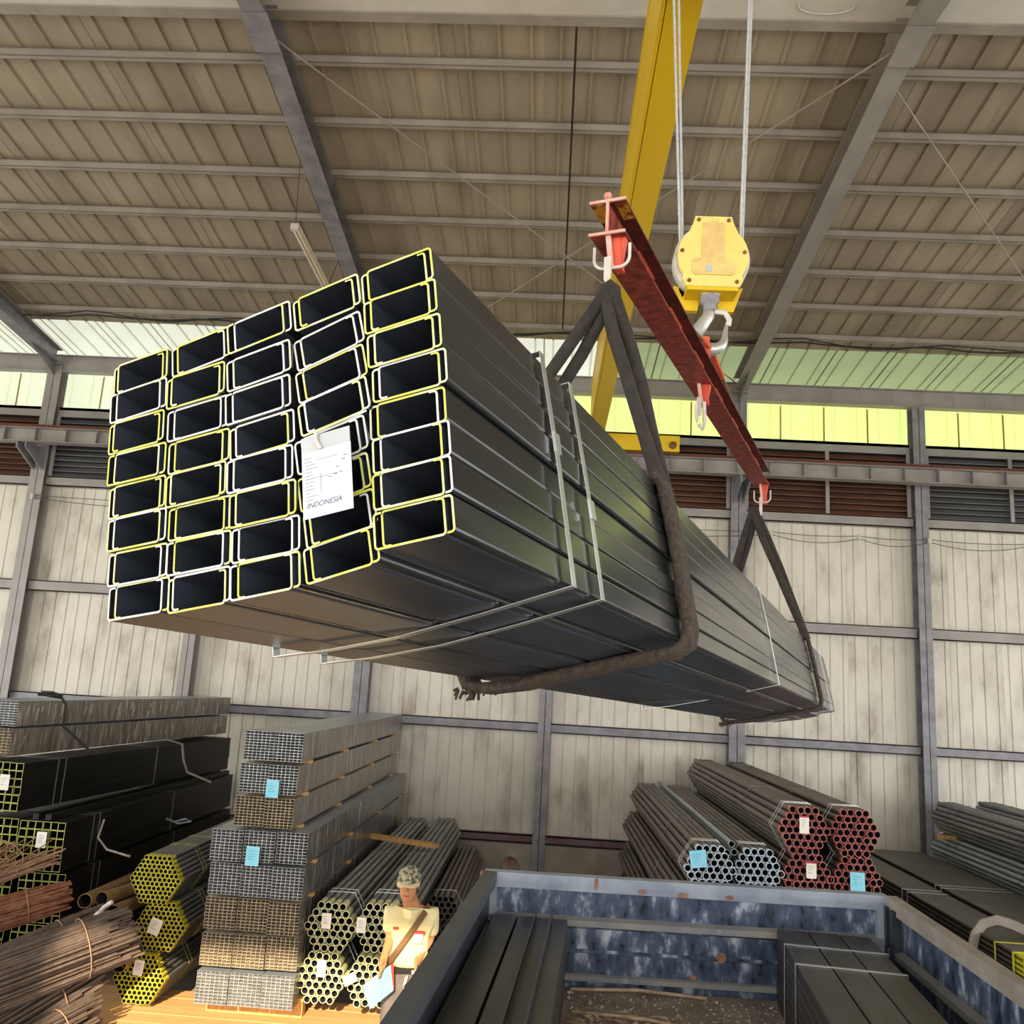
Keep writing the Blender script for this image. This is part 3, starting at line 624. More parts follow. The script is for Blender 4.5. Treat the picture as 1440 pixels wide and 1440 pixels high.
# ------------------------------------------------------------------ truck bed
FL = Vector((-.28, 4.93, 0)); FR = Vector((1.87, 5.01, 0)); NL = Vector((-.28-.069*6.1, -1.17, 0)); NR = Vector((1.87-.035*6.1, -1.1, 0))
ZB, ZT = 1.56, 2.11
trk = thing('truck_bed', 'worn blue-black open truck bed below the hanging bundle', 'truck', (.7, 2, 0))
iv = Matrix.Translation((-.7, -2, 0))
def L_(v, z): return iv @ Vector((v.x, v.y, z))
def wallpanel(a, c, outn, name, top_m, side_m, rib_m, ribs, topw):
    # inner face along a->c ; outn = outward normal
    d = (c-a).normalized(); Ln = (c-a).length
    MM = iv @ Matrix.Translation(a) @ Matrix((d, outn, Vector((0, 0, 1)))).transposed().to_4x4()
    b = B(); b.box(0, Ln, .02, .045, ZB-.05, ZT-.03, T=MM); b.build(name, side_m, trk)
    b = B(); b.box(-.0, Ln, -.012, topw, ZT-.045, ZT, T=MM); b.box(0, Ln, -.006, .02, ZT-.075, ZT-.045, T=MM); b.build('top_rail', top_m, trk)
    for z0, z1, pr in ribs:
        b = B(); b.prism([(.02, z0-.012), (-pr, z0), (-pr, z1), (.02, z1+.012)], 0, Ln, lambda y, z, q: MM @ Vector((q, y, z))); b.build('rib', rib_m, trk)
    return MM, Ln
nF = Vector((-.037, 1, 0)).normalized()
MF, LF = wallpanel(FL, FR, nF, 'tailboard', M['trucktop'], M['truck'], M['truckrib'], [(1.865, 1.895, .02), (1.600, 1.625, .02)], .06)
b = B(); b.box(0, LF, .0, .02, 1.625, 1.73, T=MF); b.box(0, LF, .004, .02, 1.75, 1.85, T=MF); b.build('pressed_panel', M['truck'], trk)
for xa, xb in ((0, .07), (LF-.06, LF)):
    b = B(); b.box(xa, xb, -.012, .05, ZB, ZT-.04, T=MF); b.build('corner_upright', M['trucktop'], trk)
for xx, ww, z0, z1 in ((.0, .03, 2.05, 2.111), (.58, .035, 2.045, 2.112), (1.24, .06, 1.72, 1.78), (.82, .05, 2.04, 2.068), (1.03, .07, 2.035, 2.062), (1.28, .06, 2.038, 2.064), (.34, .06, 1.88, 1.9), (1.1, .05, 1.63, 1.66)):
    b = B(); n = 9; b.prism([(xx+ww*(.5+.5*math.cos(2*PI*i/n)*rnd.uniform(.6, 1)), (z0+z1)/2+(z1-z0)/2*math.sin(2*PI*i/n)*rnd.uniform(.7, 1)) for i in range(n)], -.0145 if z0 > 2 else -.003, .0, lambda x, z, q: MF @ Vector((x, q-(.006 if (1.86 < z0 < 1.9) else 0)*3, z))); b.build('rust_patch', M['rustspot'], trk)
nL = Vector((-1, .069, 0)).normalized(); nR = Vector((1, -.035, 0)).normalized()
FLi = FL+Vector((.055, 0, 0)); NLi = NL+Vector((.055, 0, 0))
wallpanel(FLi, NLi, nL, 'side_board', M['trucksidetop'], M['truckin'], M['truckin'], [(1.80, 1.86, .03)], .06)
wallpanel(FR, NR, nR, 'side_board', M['truckrimr'], M['truck'], M['truckrib'], [(1.83, 1.86, .02)], .05)
b = B(); dR = (NR-FR).normalized()
for k_, dd in enumerate((.02, .12)):
    p = FR+dR*dd; b.beam(L_(p, ZB)+nR*.0, L_(p, ZT-.05)+nR*.0, .05, .05, up=dR)
b.build('hinge_post', M['truckin'], trk)
b = B(); dL = (NL-FL).normalized(); p = FL+dL*.05+nL*.02
b.beam(L_(FL+nL*.01, ZB), L_(FL+nL*.01, ZT-.002), .025, .05, up=dL); b.build('hinge_post', M['rustspot'], trk)
b = B(); vs = [L_(FL, ZB), L_(FR, ZB), L_(NR, ZB), L_(NL, ZB)]; b.add([v+Vector((0, 0, dz)) for dz in (-.06, 0) for v in vs], [(0, 1, 2, 3), (7, 6, 5, 4), (0, 4, 5, 1), (1, 5, 6, 2), (2, 6, 7, 3), (3, 7, 4, 0)]); b.build('bed_floor', M['bedwood'], trk)
b = B(); b.box(-.9, -.75, -3.1, 2.8, 1.2, 1.5); b.box(.25+.4, .8, -3.1, 2.8, 1.2, 1.5); b.build('chassis_rail', M['blackrub'], trk)
b = B()
for xx in (-.75, .85):
    for yy in (1.2, -2.4):
        b.lathe([(.2, -.13), (.47, -.13), (.5, -.08), (.5, .08), (.47, .13), (.2, .13), (.2, -.13)], 28, T=Matrix.Translation((xx, yy, .5)) @ Matrix.Rotation(PI/2, 4, 'Y'))
b.build('wheel', M['blackrub'], trk)
b = B(); b.box(-.8, .9, 1.1, 1.3, .42, .6); b.box(-.8, .9, -2.5, -2.3, .42, .6); b.box(-.85, -.78, 1.0, 1.4, .5, 1.25); b.box(.72, .8, 1.0, 1.4, .5, 1.25); b.box(-.85, -.78, -2.6, -2.2, .5, 1.25); b.box(.72, .8, -2.6, -2.2, .5, 1.25); b.build('axle', M['blackrub'], trk)

# load in the truck
def load(name, lab, P0, dirv, cols_, rows_, Wc, Hc, z0, straps, Lc=5.7, special=False):
    d = dirv.normalized(); xr = Vector((-d.y, d.x, 0)) if False else Vector((-d.y, d.x, 0))
    # local x = to the right seen from the camera, local y = from near to far
    yv = -d; xv = yv.cross(Vector((0, 0, 1))); Mx = Matrix((xv, yv, Vector((0, 0, 1)))).transposed().to_4x4(); Mx.translation = Vector((P0.x, P0.y, z0)) - yv*Lc
    t = thing(name, lab, 'steel bundle', mw=Mx)
    meA = channel_mesh('channel', Wc-.006, Hc-.0015, Lc, .003, .012, 1, [M['loadsteel'], M['blackin'], M['loadsteel']])
    meB = channel_mesh('channel', Wc-.006, Hc-.0015, Lc, .003, .012, 0, [M['loadsteel'], M['blackin'], M['loadsteel']])
    for c in range(cols_):
        for r in range(rows_):
            if special and r == rows_-1 and c == 2: continue
            jx = rnd.uniform(-.002, .002); jy = rnd.uniform(-.03, .02) if r == rows_-1 else 0
            inst('channel', meA, t, (c*Wc+jx, jy, r*Hc)); 
    for a in straps:
        b = B(); Wt = cols_*Wc; Ht = rows_*Hc
        b.box(-.006, Wt+.001, Lc-a, Lc-a+.022, Ht, Ht+.002); b.box(-.008, -.006, Lc-a, Lc-a+.022, 0, Ht+.002); b.box(Wt+.001, Wt+.003, Lc-a, Lc-a+.022, 0, Ht+.002)
        b.build('steel_strap', M['strap'], t)
    return t, meB
dv = Vector((-.067, -1, 0))
tl, meB_ = load('channel_stack', 'stack of dark steel channels lying in the truck bed beside its left side', Vector((-.215, 4.86, 0)), dv, 3, 7, .130, .0515, ZB, [])
inst('channel', channel_mesh('channel', .085, .05, 5.6, .003, .001, 0, [M['loadsteel'], M['blackin'], M['loadsteel']]), tl, (.225, .05, 7*.0515+.001), label='open channel lying flanges up on top')
dv2 = Vector((-.11, -1, 0))
load('channel_stack', 'strapped stack of dark steel channels in the right half of the truck bed', Vector((1.265, 4.92, 0)), dv2, 3, 7, .158, .0525, ZB, [.30, .62])
# debris
b = B()
for k_ in range(620):
    x = rnd.uniform(.2, .75); y = rnd.uniform(3.3, 4.6); a = rnd.uniform(0, PI); l = rnd.uniform(.03, .12); w_ = rnd.uniform(.004, .02); z = ZB+rnd.uniform(.004, .045)*(1 if x < .5 else .4)
    p = Vector((x, y, z)); d = Vector((math.cos(a), math.sin(a), rnd.uniform(-.25, .25))).normalized(); n = Vector((-math.sin(a), math.cos(a), rnd.uniform(-.4, .4))).normalized()
    q = [p-d*l/2, p+n*w_/2, p+d*l/2, p-n*w_/2+Vector((0, 0, .006))]; b.add(q+[v-Vector((0, 0, .002)) for v in q], [(0, 1, 2, 3), (7, 6, 5, 4)])
tag(b.build('dry_leaves', M['leaf'], stuff=True), 'dry leaves and bark scraps on the truck bed floor', 'debris')
b = B()
for k_ in range(1800):
    x = rnd.uniform(.18, 1.28); y = rnd.uniform(3.4, 4.88); r = rnd.uniform(.003, .012); z = ZB+r*.4
    if y > 4.3 and rnd.random() < .5: r *= 1.5
    vs = [Vector((x, y, z))+Vector((rnd.uniform(-1, 1), rnd.uniform(-1, 1), rnd.uniform(-.5, .8)))*r for _ in range(4)]; b.add(vs, [(0, 1, 2), (0, 3, 1), (1, 3, 2), (0, 2, 3)])
tag(b.build('grit', M['gravel'], stuff=True), 'pale grit and dust scattered over the truck bed floor', 'debris')
for k_, (x0, y0, x1, y1) in enumerate(((.2, 4.55, .9, 4.4), (.25, 4.2, .8, 4.28), (.2, 4.86, .9, 4.89))):
    b = B(); b.tube([(x0, y0, ZB+.02), ((x0+x1)/2, (y0+y1)/2, ZB+.035), (x1, y1, ZB+.015)], .009, 6)
    tag(b.build('stick', M['leaf']), ['long pale stick lying across the leaves in the truck bed', 'short pale stick among the leaves in the truck bed', 'pale stick lying along the foot of the tailboard'][k_], 'stick')

# ------------------------------------------------------------------ pipe bundles
def pipe_mesh(r, t_, L, n, paint, mats):
    b = B(); ys = [0, paint, L]
    for ring, rr in ((0, r), (1, r-t_)):
        vs = [(rr*math.cos(2*PI*j/n), y, rr*math.sin(2*PI*j/n)) for y in ys for j in range(n)]
        for i in range(2):
            fs = [(i*n+j, i*n+(j+1) % n, (i+1)*n+(j+1) % n, (i+1)*n+j) for j in range(n)]
            if ring: fs = [f[::-1] for f in fs]
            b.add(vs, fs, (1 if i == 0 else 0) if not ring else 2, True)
    for y in (0, L):
        vs = [(rr*math.cos(2*PI*j/n), y, rr*math.sin(2*PI*j/n)) for rr in (r, r-t_) for j in range(n)]
        b.add(vs, [(j, n+j, n+(j+1) % n, (j+1) % n) for j in range(n)], 1)
    return b
def hexpos(nside, p):
    out = []
    for r in range(-(nside-1), nside):
        c = 2*nside-1-abs(r)
        for i in range(c): out.append(((i-(c-1)/2)*p, -r*p*.866))
    return out
def hexloop(R, r, y, n=6):
    return [(R*math.cos(PI/3*k_), y, R*math.sin(PI/3*k_)*1.0) for k_ in range(6)]
PM = {}
def pipe_bundle(name, lab, cx, cz, yn, yf, body, end, p=.068, ns=4, paint=.06, group=None, joined=False, rake=0.0, bands=(.25, .33, 1.6, 4.6), skip=(), yaw=0, cat='pipe bundle', r=None, wall_t=.006, jitter=.02, bandm=None):
    t = thing(name, lab, cat, (cx, yn, cz), (0, 0, yaw), group); L = yf-yn
    rr = r or p/2*.97
    key = (body, end, round(L, 2), rr, joined)
    if key not in PM:
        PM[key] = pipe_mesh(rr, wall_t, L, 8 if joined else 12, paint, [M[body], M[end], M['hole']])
        if not joined: PM[key] = PM[key].mesh('pipe', [M[body], M[end], M['hole']])
    pos = hexpos(ns, p)
    if joined:
        src = PM[key]; b = B()
        for (x, z) in pos:
            if rake and x < -rake: continue
            dy = rnd.uniform(-jitter, jitter)*.4; o_ = len(b.v)
            b.v += [(v[0]+x, v[1]+dy, v[2]+z) for v in src.v]; b.f += [tuple(i+o_ for i in f) for f in src.f]; b.m += src.m; b.sm += src.sm
        b.build('pipes', [M[body], M[end], M['hole']], t, stuff=True)
    else:
        for i, (x, z) in enumerate(pos):
            inst('pipe', PM[key], t, (x, rnd.uniform(-jitter, jitter), z))
    R = (ns-1)*p+rr*1.2
    for a in bands:
        b = B(); b.tube(hexloop(R, 0, a), .0045, 5, closed=True, smooth=False); b.build('steel_band', M[bandm or 'strap'] if a < 1 or bandm else M['pipegrey'], t)
    return t
YF = 13.7
pipe_bundle('pipe_bundle', 'red-ended pipe bundle on top, left of the pair, with a white tag', 2.416, 1.944, 8.42, YF, 'pipe', 'redend', group='red-ended pipe bundles')
pipe_bundle('pipe_bundle', 'red-ended pipe bundle on top, the right one of the pair', 2.895, 1.938, 8.5, YF, 'pipe', 'redend', group='red-ended pipe bundles')
pipe_bundle('pipe_bundle', 'lower red-ended pipe bundle with white tag, next to the blue-ended ones', 2.464, 1.522, 8.5, YF, 'pipe', 'redend', group='red-ended pipe bundles')
pipe_bundle('pipe_bundle', 'lower right red-ended pipe bundle with a blue tag', 2.91, 1.520, 8.5, YF, 'pipe', 'redend', group='red-ended pipe bundles')
pipe_bundle('pipe_bundle', 'blue-ended pipe bundle with a blue tag, leftmost behind the tailboard', 1.571, 1.548, 8.45, YF, 'pipe', 'blueend', group='blue-ended pipe bundles')
pipe_bundle('pipe_bundle', 'blue-ended pipe bundle without a tag, right of the loose grey pipes', 2.016, 1.541, 8.5, YF, 'pipe', 'blueend', group='blue-ended pipe bundles')
pipe_bundle('pipe_bundle', 'dark pipe bundle under the blue-ended bundles, at their left', 1.47, 1.125, 8.5, YF, 'pipe', 'pipe')
pipe_bundle('pipe_bundle', 'lowest dark pipe bundle at the left foot of the blue-ended stack', 1.42, .70, 8.5, YF, 'pipe', 'pipe')
for cx, zs in ((1.9, (1.12, .70, .27)), (2.36, (1.10, .68, .26)), (2.85, (1.10, .68, .26)), (1.40, (.28,))):
    for z in zs: pipe_bundle('pipe_bundle', 'dark pipe bundle hidden behind the truck tailboard', cx, z, 8.5, YF, 'pipe', 'pipe', group='pipe bundles behind the truck', joined=True, bands=())
for k_, (x, z) in enumerate(((1.775, 1.735), (1.80, 1.665), (1.735, 1.79-.135))):
    o = inst('loose_pipe', pipe_mesh(.030, .004, 5.2, 12, .03, 0).mesh('loose_pipe', [M['pipegal'], M['pipegal'], M['hole']]), None, (x+.01, 8.55, z+.03))
    tag(o, ['pale grey loose pipe, upper of three between the blue-ended bundles', 'pale grey loose pipe, lower right of three between the blue-ended bundles', 'pale grey loose pipe, lower left of three between the blue-ended bundles'][k_], 'pipe', 'loose grey pipes')
# pale green ended pipes beside the man
for lab, x, z in (('pale-green-ended pipe bundle, upper left, beside the tube stack', -1.834, .865), ('pale-green-ended pipe bundle, upper right, behind the man', -1.385, .885), ('pale-green-ended pipe bundle, lower left, beside the tube stack', -1.875, .440), ('pale-green-ended pipe bundle, lower right, behind the blue folder', -1.430, .435)):
    pipe_bundle('pipe_bundle', lab, x, z, 8.3, 13.5, 'pipegrey', 'paleend', paint=.16, group='pale-green-ended pipe bundles', bands=(.4, .52, 2.4, 4.9), yaw=0.0)
pipe_bundle('pipe_bundle', 'dark pipe bundle at the far right of the pale-green-ended stack', -1.05, .50, 10.4, 13.6, 'pipe', 'pipe', bands=(.3, 2.9))
pipe_bundle('pipe_bundle', 'lowest dark pipe bundle behind the man near the concrete plinth', -1.1, .24, 10.2, 13.5, 'pipe', 'pipe', joined=True, bands=())
b = B(); b.beam((-2.14, 11.2, 1.17), (-1.2, 10.9, 1.15), .1, .05); tag(b.build('timber_baulk', M['wood']), 'pale timber baulk lying across the pale-green-ended pipes', 'timber')
# yellow hexagonal bundles
for lab, x, z, yn in (('topmost yellow-ended hexagonal pipe bundle', -3.506, 1.146, 8.35), ('middle yellow-ended hexagonal pipe bundle with white tag, partly behind rods', -3.43, .735, 8.4), ('lowest yellow-ended hexagonal pipe bundle with white tag', -3.538, .298, 8.35)):
    pipe_bundle('pipe_bundle', lab, x, z, yn, 13.4, 'pipegrey', 'yelend', p=.0435, ns=6, paint=.10, joined=True, group='yellow-ended pipe bundles', bands=(.55, .62, 1.0, 1.07), wall_t=.003, bandm='oliveend')
# right hand grey bundles
for lab, x, z, yn in (('top grey pipe bundle at the far right, in front', 5.88, 1.58, 8.0), ('middle grey pipe bundle of the stack at the far right', 5.86, 1.15, 8.0), ('low grey galvanised pipe bundle of the stack at the far right', 5.80, .72, 8.0), ('grey pipe bundle behind the top one at the far right', 6.45, 1.62, 8.2), ('bottom grey pipe bundle of the stack at the far right', 5.8, .28, 8.2)):
    pipe_bundle('pipe_bundle', lab, x, z, yn, 13.4, 'pipegal' if z < 1.3 else 'pipegrey', 'pipegrey', group='grey pipe bundles at the right', bands=(.3, 3.0, 4.7, 4.95))
b = B(); b.beam((5.5, 12.9, 1.37), (6.2, 12.9, 1.36), .08, .05); tag(b.build('timber_baulk', M['wood']), 'pale timber spacer between the top two grey bundles', 'timber')
for lab, x, z in (('grey pipe bundle outside the right edge, upper', 6.5, 1.18), ('grey pipe bundle outside the right edge, lower', 6.5, .74), ('grey pipe bundle outside the right edge, bottom', 6.5, .29)):
    pipe_bundle('pipe_bundle', 'grey pipe bundle behind the stack at the far right', x, z, 8.2, 13.4, 'pipegrey', 'pipegrey', joined=True, bands=(), group='grey pipe bundles at the right rear')

# flat stock stacks on the right
def flats(lab, x0, x1, ztop, layers, dz, yn, yf, yellow=False, z0=None, n=3):
    t = thing('flat_steel_stack', lab, 'steel bundle', (x0, yn, 0), group='flat steel stacks beside the truck')
    L = yf-yn
    for i in range(layers):
        b = B(); z = ztop-(i+1)*dz; j = rnd.uniform(-.01, .01)
        w_ = (x1-x0)
        if yellow: b.box(j, w_+j, 0, 1.0, z+.006, z+dz*.62, 1); b.box(j, w_+j, 1.0, L, z+.006, z+dz*.62, 0)
        else: b.box(j, w_+j, 0, L, z+.006, z+dz*.62, 0)
        b.build('flat_bar', [M['flat'], M['yelend']], t)
    zb = ztop-layers*dz; b = B(); b.box(.03, x1-x0-.03, .05, L-.05, 0 if z0 is None else z0, zb+.006); b.build('lower_layers', M['blk'], t)
    for a in (3.2, 3.35) + ((1.25,) if yellow else ()):
        b = B(); b.box(-.02, x1-x0+.01, a, a+.02, ztop-.015, ztop-.010); b.box(-.02, -.016, a, a+.02, zb, ztop-.012); b.build('steel_strap', M['strap'] if a > 2 else M['yelend'], t)
    if yellow:
        for a in (.55, .75, .93):
            b = B(); b.box(-.022, x1-x0+.01, a, a+.025, ztop-.015, ztop-.008); b.box(-.022, -.016, a, a+.025, zb, ztop-.012); b.build('yellow_strap', M['yelend'], t)
    return t
flats('stack of dark flat steel with a yellow-sprayed end beside the truck', 4.20, 4.62, 1.07, 7, .045, 7.4, 13.2, True)
flats('stack of dark flat steel between the yellow-ended one and the grey pipes', 4.66, 5.45, 1.10, 4, .04, 7.6, 13.3)
flats('stack of dark flat steel next to the red-ended pipes', 3.40, 4.14, .93, 5, .045, 8.2, 13.5)
b = B()
arc_ = [(4.12+.0, 8.95, .93), (4.16, 8.98, 1.03), (4.25, 9.0, 1.13), (4.38, 9.0, 1.17), (4.52, 8.98, 1.14), (4.64, 8.92, 1.09)]
b.tube(arc_, .05, 8, ry=.006, up=(0, 1, 0.0)); tag(b.build('webbing_strap', M['truckrimr']), 'grey webbing strap arched over the yellow-ended flat steel', 'strap')

# ------------------------------------------------------------------ rectangular tube stack
def grid_bundle(nc, nr, W, H, L, endm, sidem, topm, holem):
    b = B(); cw, ch = W/nc, H/nr; e = .0016
    for c in range(nc):
        for r in range(nr):
            x0, x1, z0, z1 = c*cw, (c+1)*cw, r*ch, (r+1)*ch; a0, a1, c0, c1 = x0+e, x1-e, z0+e, z1-e
            dy = rnd.uniform(-.004, .004)
            vs = [(x0, dy, z0), (x1, dy, z0), (x1, dy, z1), (x0, dy, z1), (a0, dy, c0), (a1, dy, c0), (a1, dy, c1), (a0, dy, c1), (a0, .2, c0), (a1, .2, c0), (a1, .2, c1), (a0, .2, c1)]
            b.add(vs, [(0, 1, 5, 4), (1, 2, 6, 5), (2, 3, 7, 6), (3, 0, 4, 7)], 0)
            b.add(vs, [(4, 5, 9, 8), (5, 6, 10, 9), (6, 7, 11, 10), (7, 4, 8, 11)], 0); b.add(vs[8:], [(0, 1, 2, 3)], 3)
    n = 24
    def side(x, s_):
        vs = [(x, -.003+(L)*i/n, z) for i in range(n+1) for z in (0, H)]; b.add(vs, [(2*i, 2*i+2, 2*i+3, 2*i+1) if s_ else (2*i+1, 2*i+3, 2*i+2, 2*i) for i in range(n)], 1)
    side(0, 0); side(W, 1)
    b.add([(0, 0, H), (W, 0, H), (W, L, H), (0, L, H)], [(0, 1, 2, 3)], 2); b.add([(0, 0, 0), (W, 0, 0), (W, L, 0), (0, L, 0)], [(3, 2, 1, 0)], 1)
    b.add([(0, L, 0), (W, L, 0), (W, L, H), (0, L, H)], [(3, 2, 1, 0)], 0)
    return b.mesh('tubes', [M[endm], M[sidem], M[topm], M[holem]])
gA = grid_bundle(7, 10, .268, .255, 5.55, 'tubegal', 'wrap', 'bluetop', 'hole')
gB = grid_bundle(7, 10, .283, .265, 5.55, 'tubegal', 'wrapdark', 'bluetop', 'hole')
gC = grid_bundle(7, 10, .283, .265, 5.55, 'tubetan', 'wrapdark', 'tubetan', 'hole')
gD = grid_bundle(7, 10, .268, .255, 5.55, 'tubetan', 'wrap', 'tubetan', 'hole')
rows = [(2, -2.74, 2.285, gA, 'topmost'), (2, -2.755, 1.995, gA, 'second'), (2, -2.765, 1.705, gD, 'third'), (3, -2.93, 1.405, gB, 'fourth'), (3, -2.925, 1.115, gB, 'fifth'), (3, -2.93, .825, gC, 'sixth'), (3, -2.92, .53, gC, 'seventh'), (3, -2.92, .225, gB, 'lowest')]
for ri, (n_, x0, z0, me, rn) in enumerate(rows):
    wd = .272 if n_ == 2 else .289
    for c in range(n_):
        pos_ = (('left', 'right') if n_ == 2 else ('left', 'middle', 'right'))[c]
        t = thing('tube_bundle', '%s bundle of small rectangular tubes in the %s row of the central stack' % (pos_, rn if rn in ('topmost', 'lowest') else rn+' row from the top, in the'.replace(' row', '').replace(', in the', '')) if False else '%s wrapped bundle of small rectangular tubes, %s layer of the tall stack' % (pos_, rn), 'tube bundle', (x0+c*wd, 8.12+rnd.uniform(-.03, .03), z0), group='rectangular tube bundles in the tall stack')
        inst('tubes', me, t, stuff=True)
        W = .27 if n_ == 2 else .285; H = .26 if n_ == 2 else .27
        for a in (.35, 2.2, 4.6):
            b = B(); b.box(W, W+.001, a, a+.016, 0, H); b.build('plastic_band', M['strap'], t)
    for k_, a in enumerate((8.4, 9.9, 11.6, 13.2)):
        b = B(); b.box(x0+.01, x0+n_*wd+.015, a, a+.08, z0-.032, z0-.002)
        o = b.build('timber_spacer', M['wood']); tag(o, '%s small timber spacer under the %s layer of the tall tube stack' % (('nearest', 'second', 'third', 'farthest')[k_], rn), 'timber', 'timber spacers in the tall tube stack')
for k_, a in enumerate((8.45, 9.9, 11.6, 13.2)):
    b = B(); b.box(-2.93, -2.05, a, a+.1, 0, .19); tag(b.build('bearer_timber', M['wood']), '%s timber bearer on the floor under the tall tube stack' % ('front', 'second', 'third', 'rear')[k_], 'timber', 'timber bearers under the tall tube stack')

# ------------------------------------------------------------------ left stacks
def sq_bundle(lab, x1, z0, nc, nr, p, yn, L, yaw=0, endm='blkend', group='black square tube bundles'):
    t = thing('square_tube_bundle', lab, 'tube bundle', (x1, yn, z0), (0, 0, yaw), group)
    b = B(); e = .0055; q = p-.0015
    vs = []
    for y in (0, L):
        for (a0, a1) in ((0, q), (e, q-e)):
            vs += [(a0, y, a0), (a1, y, a0), (a1, y, a1), (a0, y, a1)]
    b.add(vs, [(0, 1, 9, 8), (1, 2, 10, 9), (2, 3, 11, 10), (3, 0, 8, 11)], 0)
    b.add(vs, [(4, 12, 13, 5), (5, 13, 14, 6), (6, 14, 15, 7), (7, 15, 12, 4)], 0)
    b.add(vs, [(0, 4, 5, 1), (1, 5, 6, 2), (2, 6, 7, 3), (3, 7, 4, 0)], 1); b.add(vs, [(8, 9, 13, 12), (9, 10, 14, 13), (10, 11, 15, 14), (11, 8, 12, 15)], 1)
    me = b.mesh('square_tube', [M['blk'], M[endm]])
    for c in range(nc):
        for r in range(nr): inst('square_tube', me, t, (-(c+1)*p, rnd.uniform(-.008, .008), r*p))
    for a in (.55, .68, 2.6):
        b = B(); b.box(.0005, .002, a, a+.014, 0, nr*p); b.box(-nc*p, .001, a, a+.014, nr*p, nr*p+.001); b.build('steel_strap', M['strap'], t)
    return t
PT = .0775
sq_bundle('black square tube bundle with white tag, lower of the left stack', -4.68, 1.03, 6, 6, PT, 8.85, 4.8, .01)
sq_bundle('black square tube bundle cut by the left edge, lower layer', -5.19, 1.03, 5, 6, PT, 8.9, 4.8, .01)
sq_bundle('black square tube bundle with green-yellow ends and white tag, upper layer', -5.20, 1.57, 6, 6, PT, 8.85, 4.8, -math.radians(4.5))
sq_bundle('lowest black square tube bundle under the left stack', -4.66, .53, 6, 6, PT, 8.95, 4.7, .01)
sq_bundle('black square tube bundle at the floor of the left stack', -4.66, .05, 6, 6, PT, 8.95, 4.7, .01)
sq_bundle('black square tube bundle left at the floor, beyond the frame edge', -5.2, .53, 5, 6, PT, 8.95, 4.7, .01)
sq_bundle('black square tube bundle at the floor beyond the left frame edge', -5.2, .05, 5, 6, PT, 8.95, 4.7, .01)
for i, (x, z) in enumerate(((-5.06, 1.50), (-4.93, 1.50))):
    b = B(); b.box(0, .06, 0, 4.7, 0, .055); tag(b.build('steel_tube', M['blk'], None, loc=(x, 8.9, z), rot=(0, 0, -.02)), ['loose dark tube beside the upper black bundle, left one', 'loose dark tube beside the upper black bundle, right one'][i], 'tube', 'loose dark tubes on the left stack')
gW = grid_bundle(10, 10, .5, .25, 4.9, 'tubegal', 'wrap', 'bluetop', 'hole'); gW2 = grid_bundle(10, 9, .5, .27, 4.9, 'tubetan', 'wrap', 'bluetop', 'hole')
for me, z, x, lab in ((gW, 2.385, -5.86, 'topmost plastic-wrapped tube bundle on the left stack'), (gW2, 2.09, -5.88, 'plastic-wrapped tube bundle under the topmost one on the left stack')):
    t = thing('wrapped_tube_bundle', lab, 'tube bundle', (x, 8.9, z), (0, 0, -math.radians(5)), group='plastic-wrapped tube bundles'); inst('tubes', me, t, stuff=True)
    b = B()
    for k_ in range(26):
        y = rnd.uniform(.1, 4.7); h = rnd.uniform(.05, .16); z_ = rnd.uniform(0, .24-h); b.add([(.502, y, z_), (.502, y+rnd.uniform(.012, .03), z_), (.502, y+rnd.uniform(.02, .05), z_+h), (.502, y+rnd.uniform(.0, .02), z_+h)], [(0, 1, 2, 3)])
    b.build('film_glint', M['strap'], t, stuff=True)  # bright slivers drawn as glints on the plastic wrap
b = B(); b.tube([(-4.88, 9.55, 2.10), (-5.22, 9.5, 2.37), (-5.23, 9.5, 2.60), (-5.28, 9.5, 2.66), (-5.45, 9.5, 2.68), (-5.55, 9.55, 2.72), (-5.40, 9.5, 2.72), (-5.25, 9.45, 2.69), (-5.5, 9.4, 2.69)], .014, 6)
tag(b.build('rope_tie', M['wire']), 'dark rope tied over the topmost wrapped bundle', 'rope')
b = B(); b.tube([(-4.95, 11.6, 2.12), (-4.7, 11.5, 2.08), (-4.62, 11.4, 1.9), (-4.55, 11.4, 1.75), (-4.3, 11.6, 1.62)], .02, 6, ry=.012)
tag(b.build('webbing_strap', M['truckrimr']), 'grey webbing strap hanging off the upper black bundle', 'strap')
b = B(); b.tube([(-4.67, 9.6, 1.42), (-4.66, 9.5, 1.25), (-4.5, 9.4, 1.16), (-4.2, 9.3, 1.13)], .012, 6); tag(b.build('bent_rod', M['hookwhite']), 'pale bent rod hanging in front of the lower black bundle', 'rod')
b = B(); b.tube([(-4.66, 11.2, 1.20), (-4.45, 11.1, 1.17), (-4.3, 11.1, 1.21), (-4.38, 11.1, 1.23), (-4.5, 11.1, 1.19)], .014, 6); tag(b.build('plastic_scrap', M['bluetop']), 'pale plastic scrap caught against the lower black bundle', 'scrap')

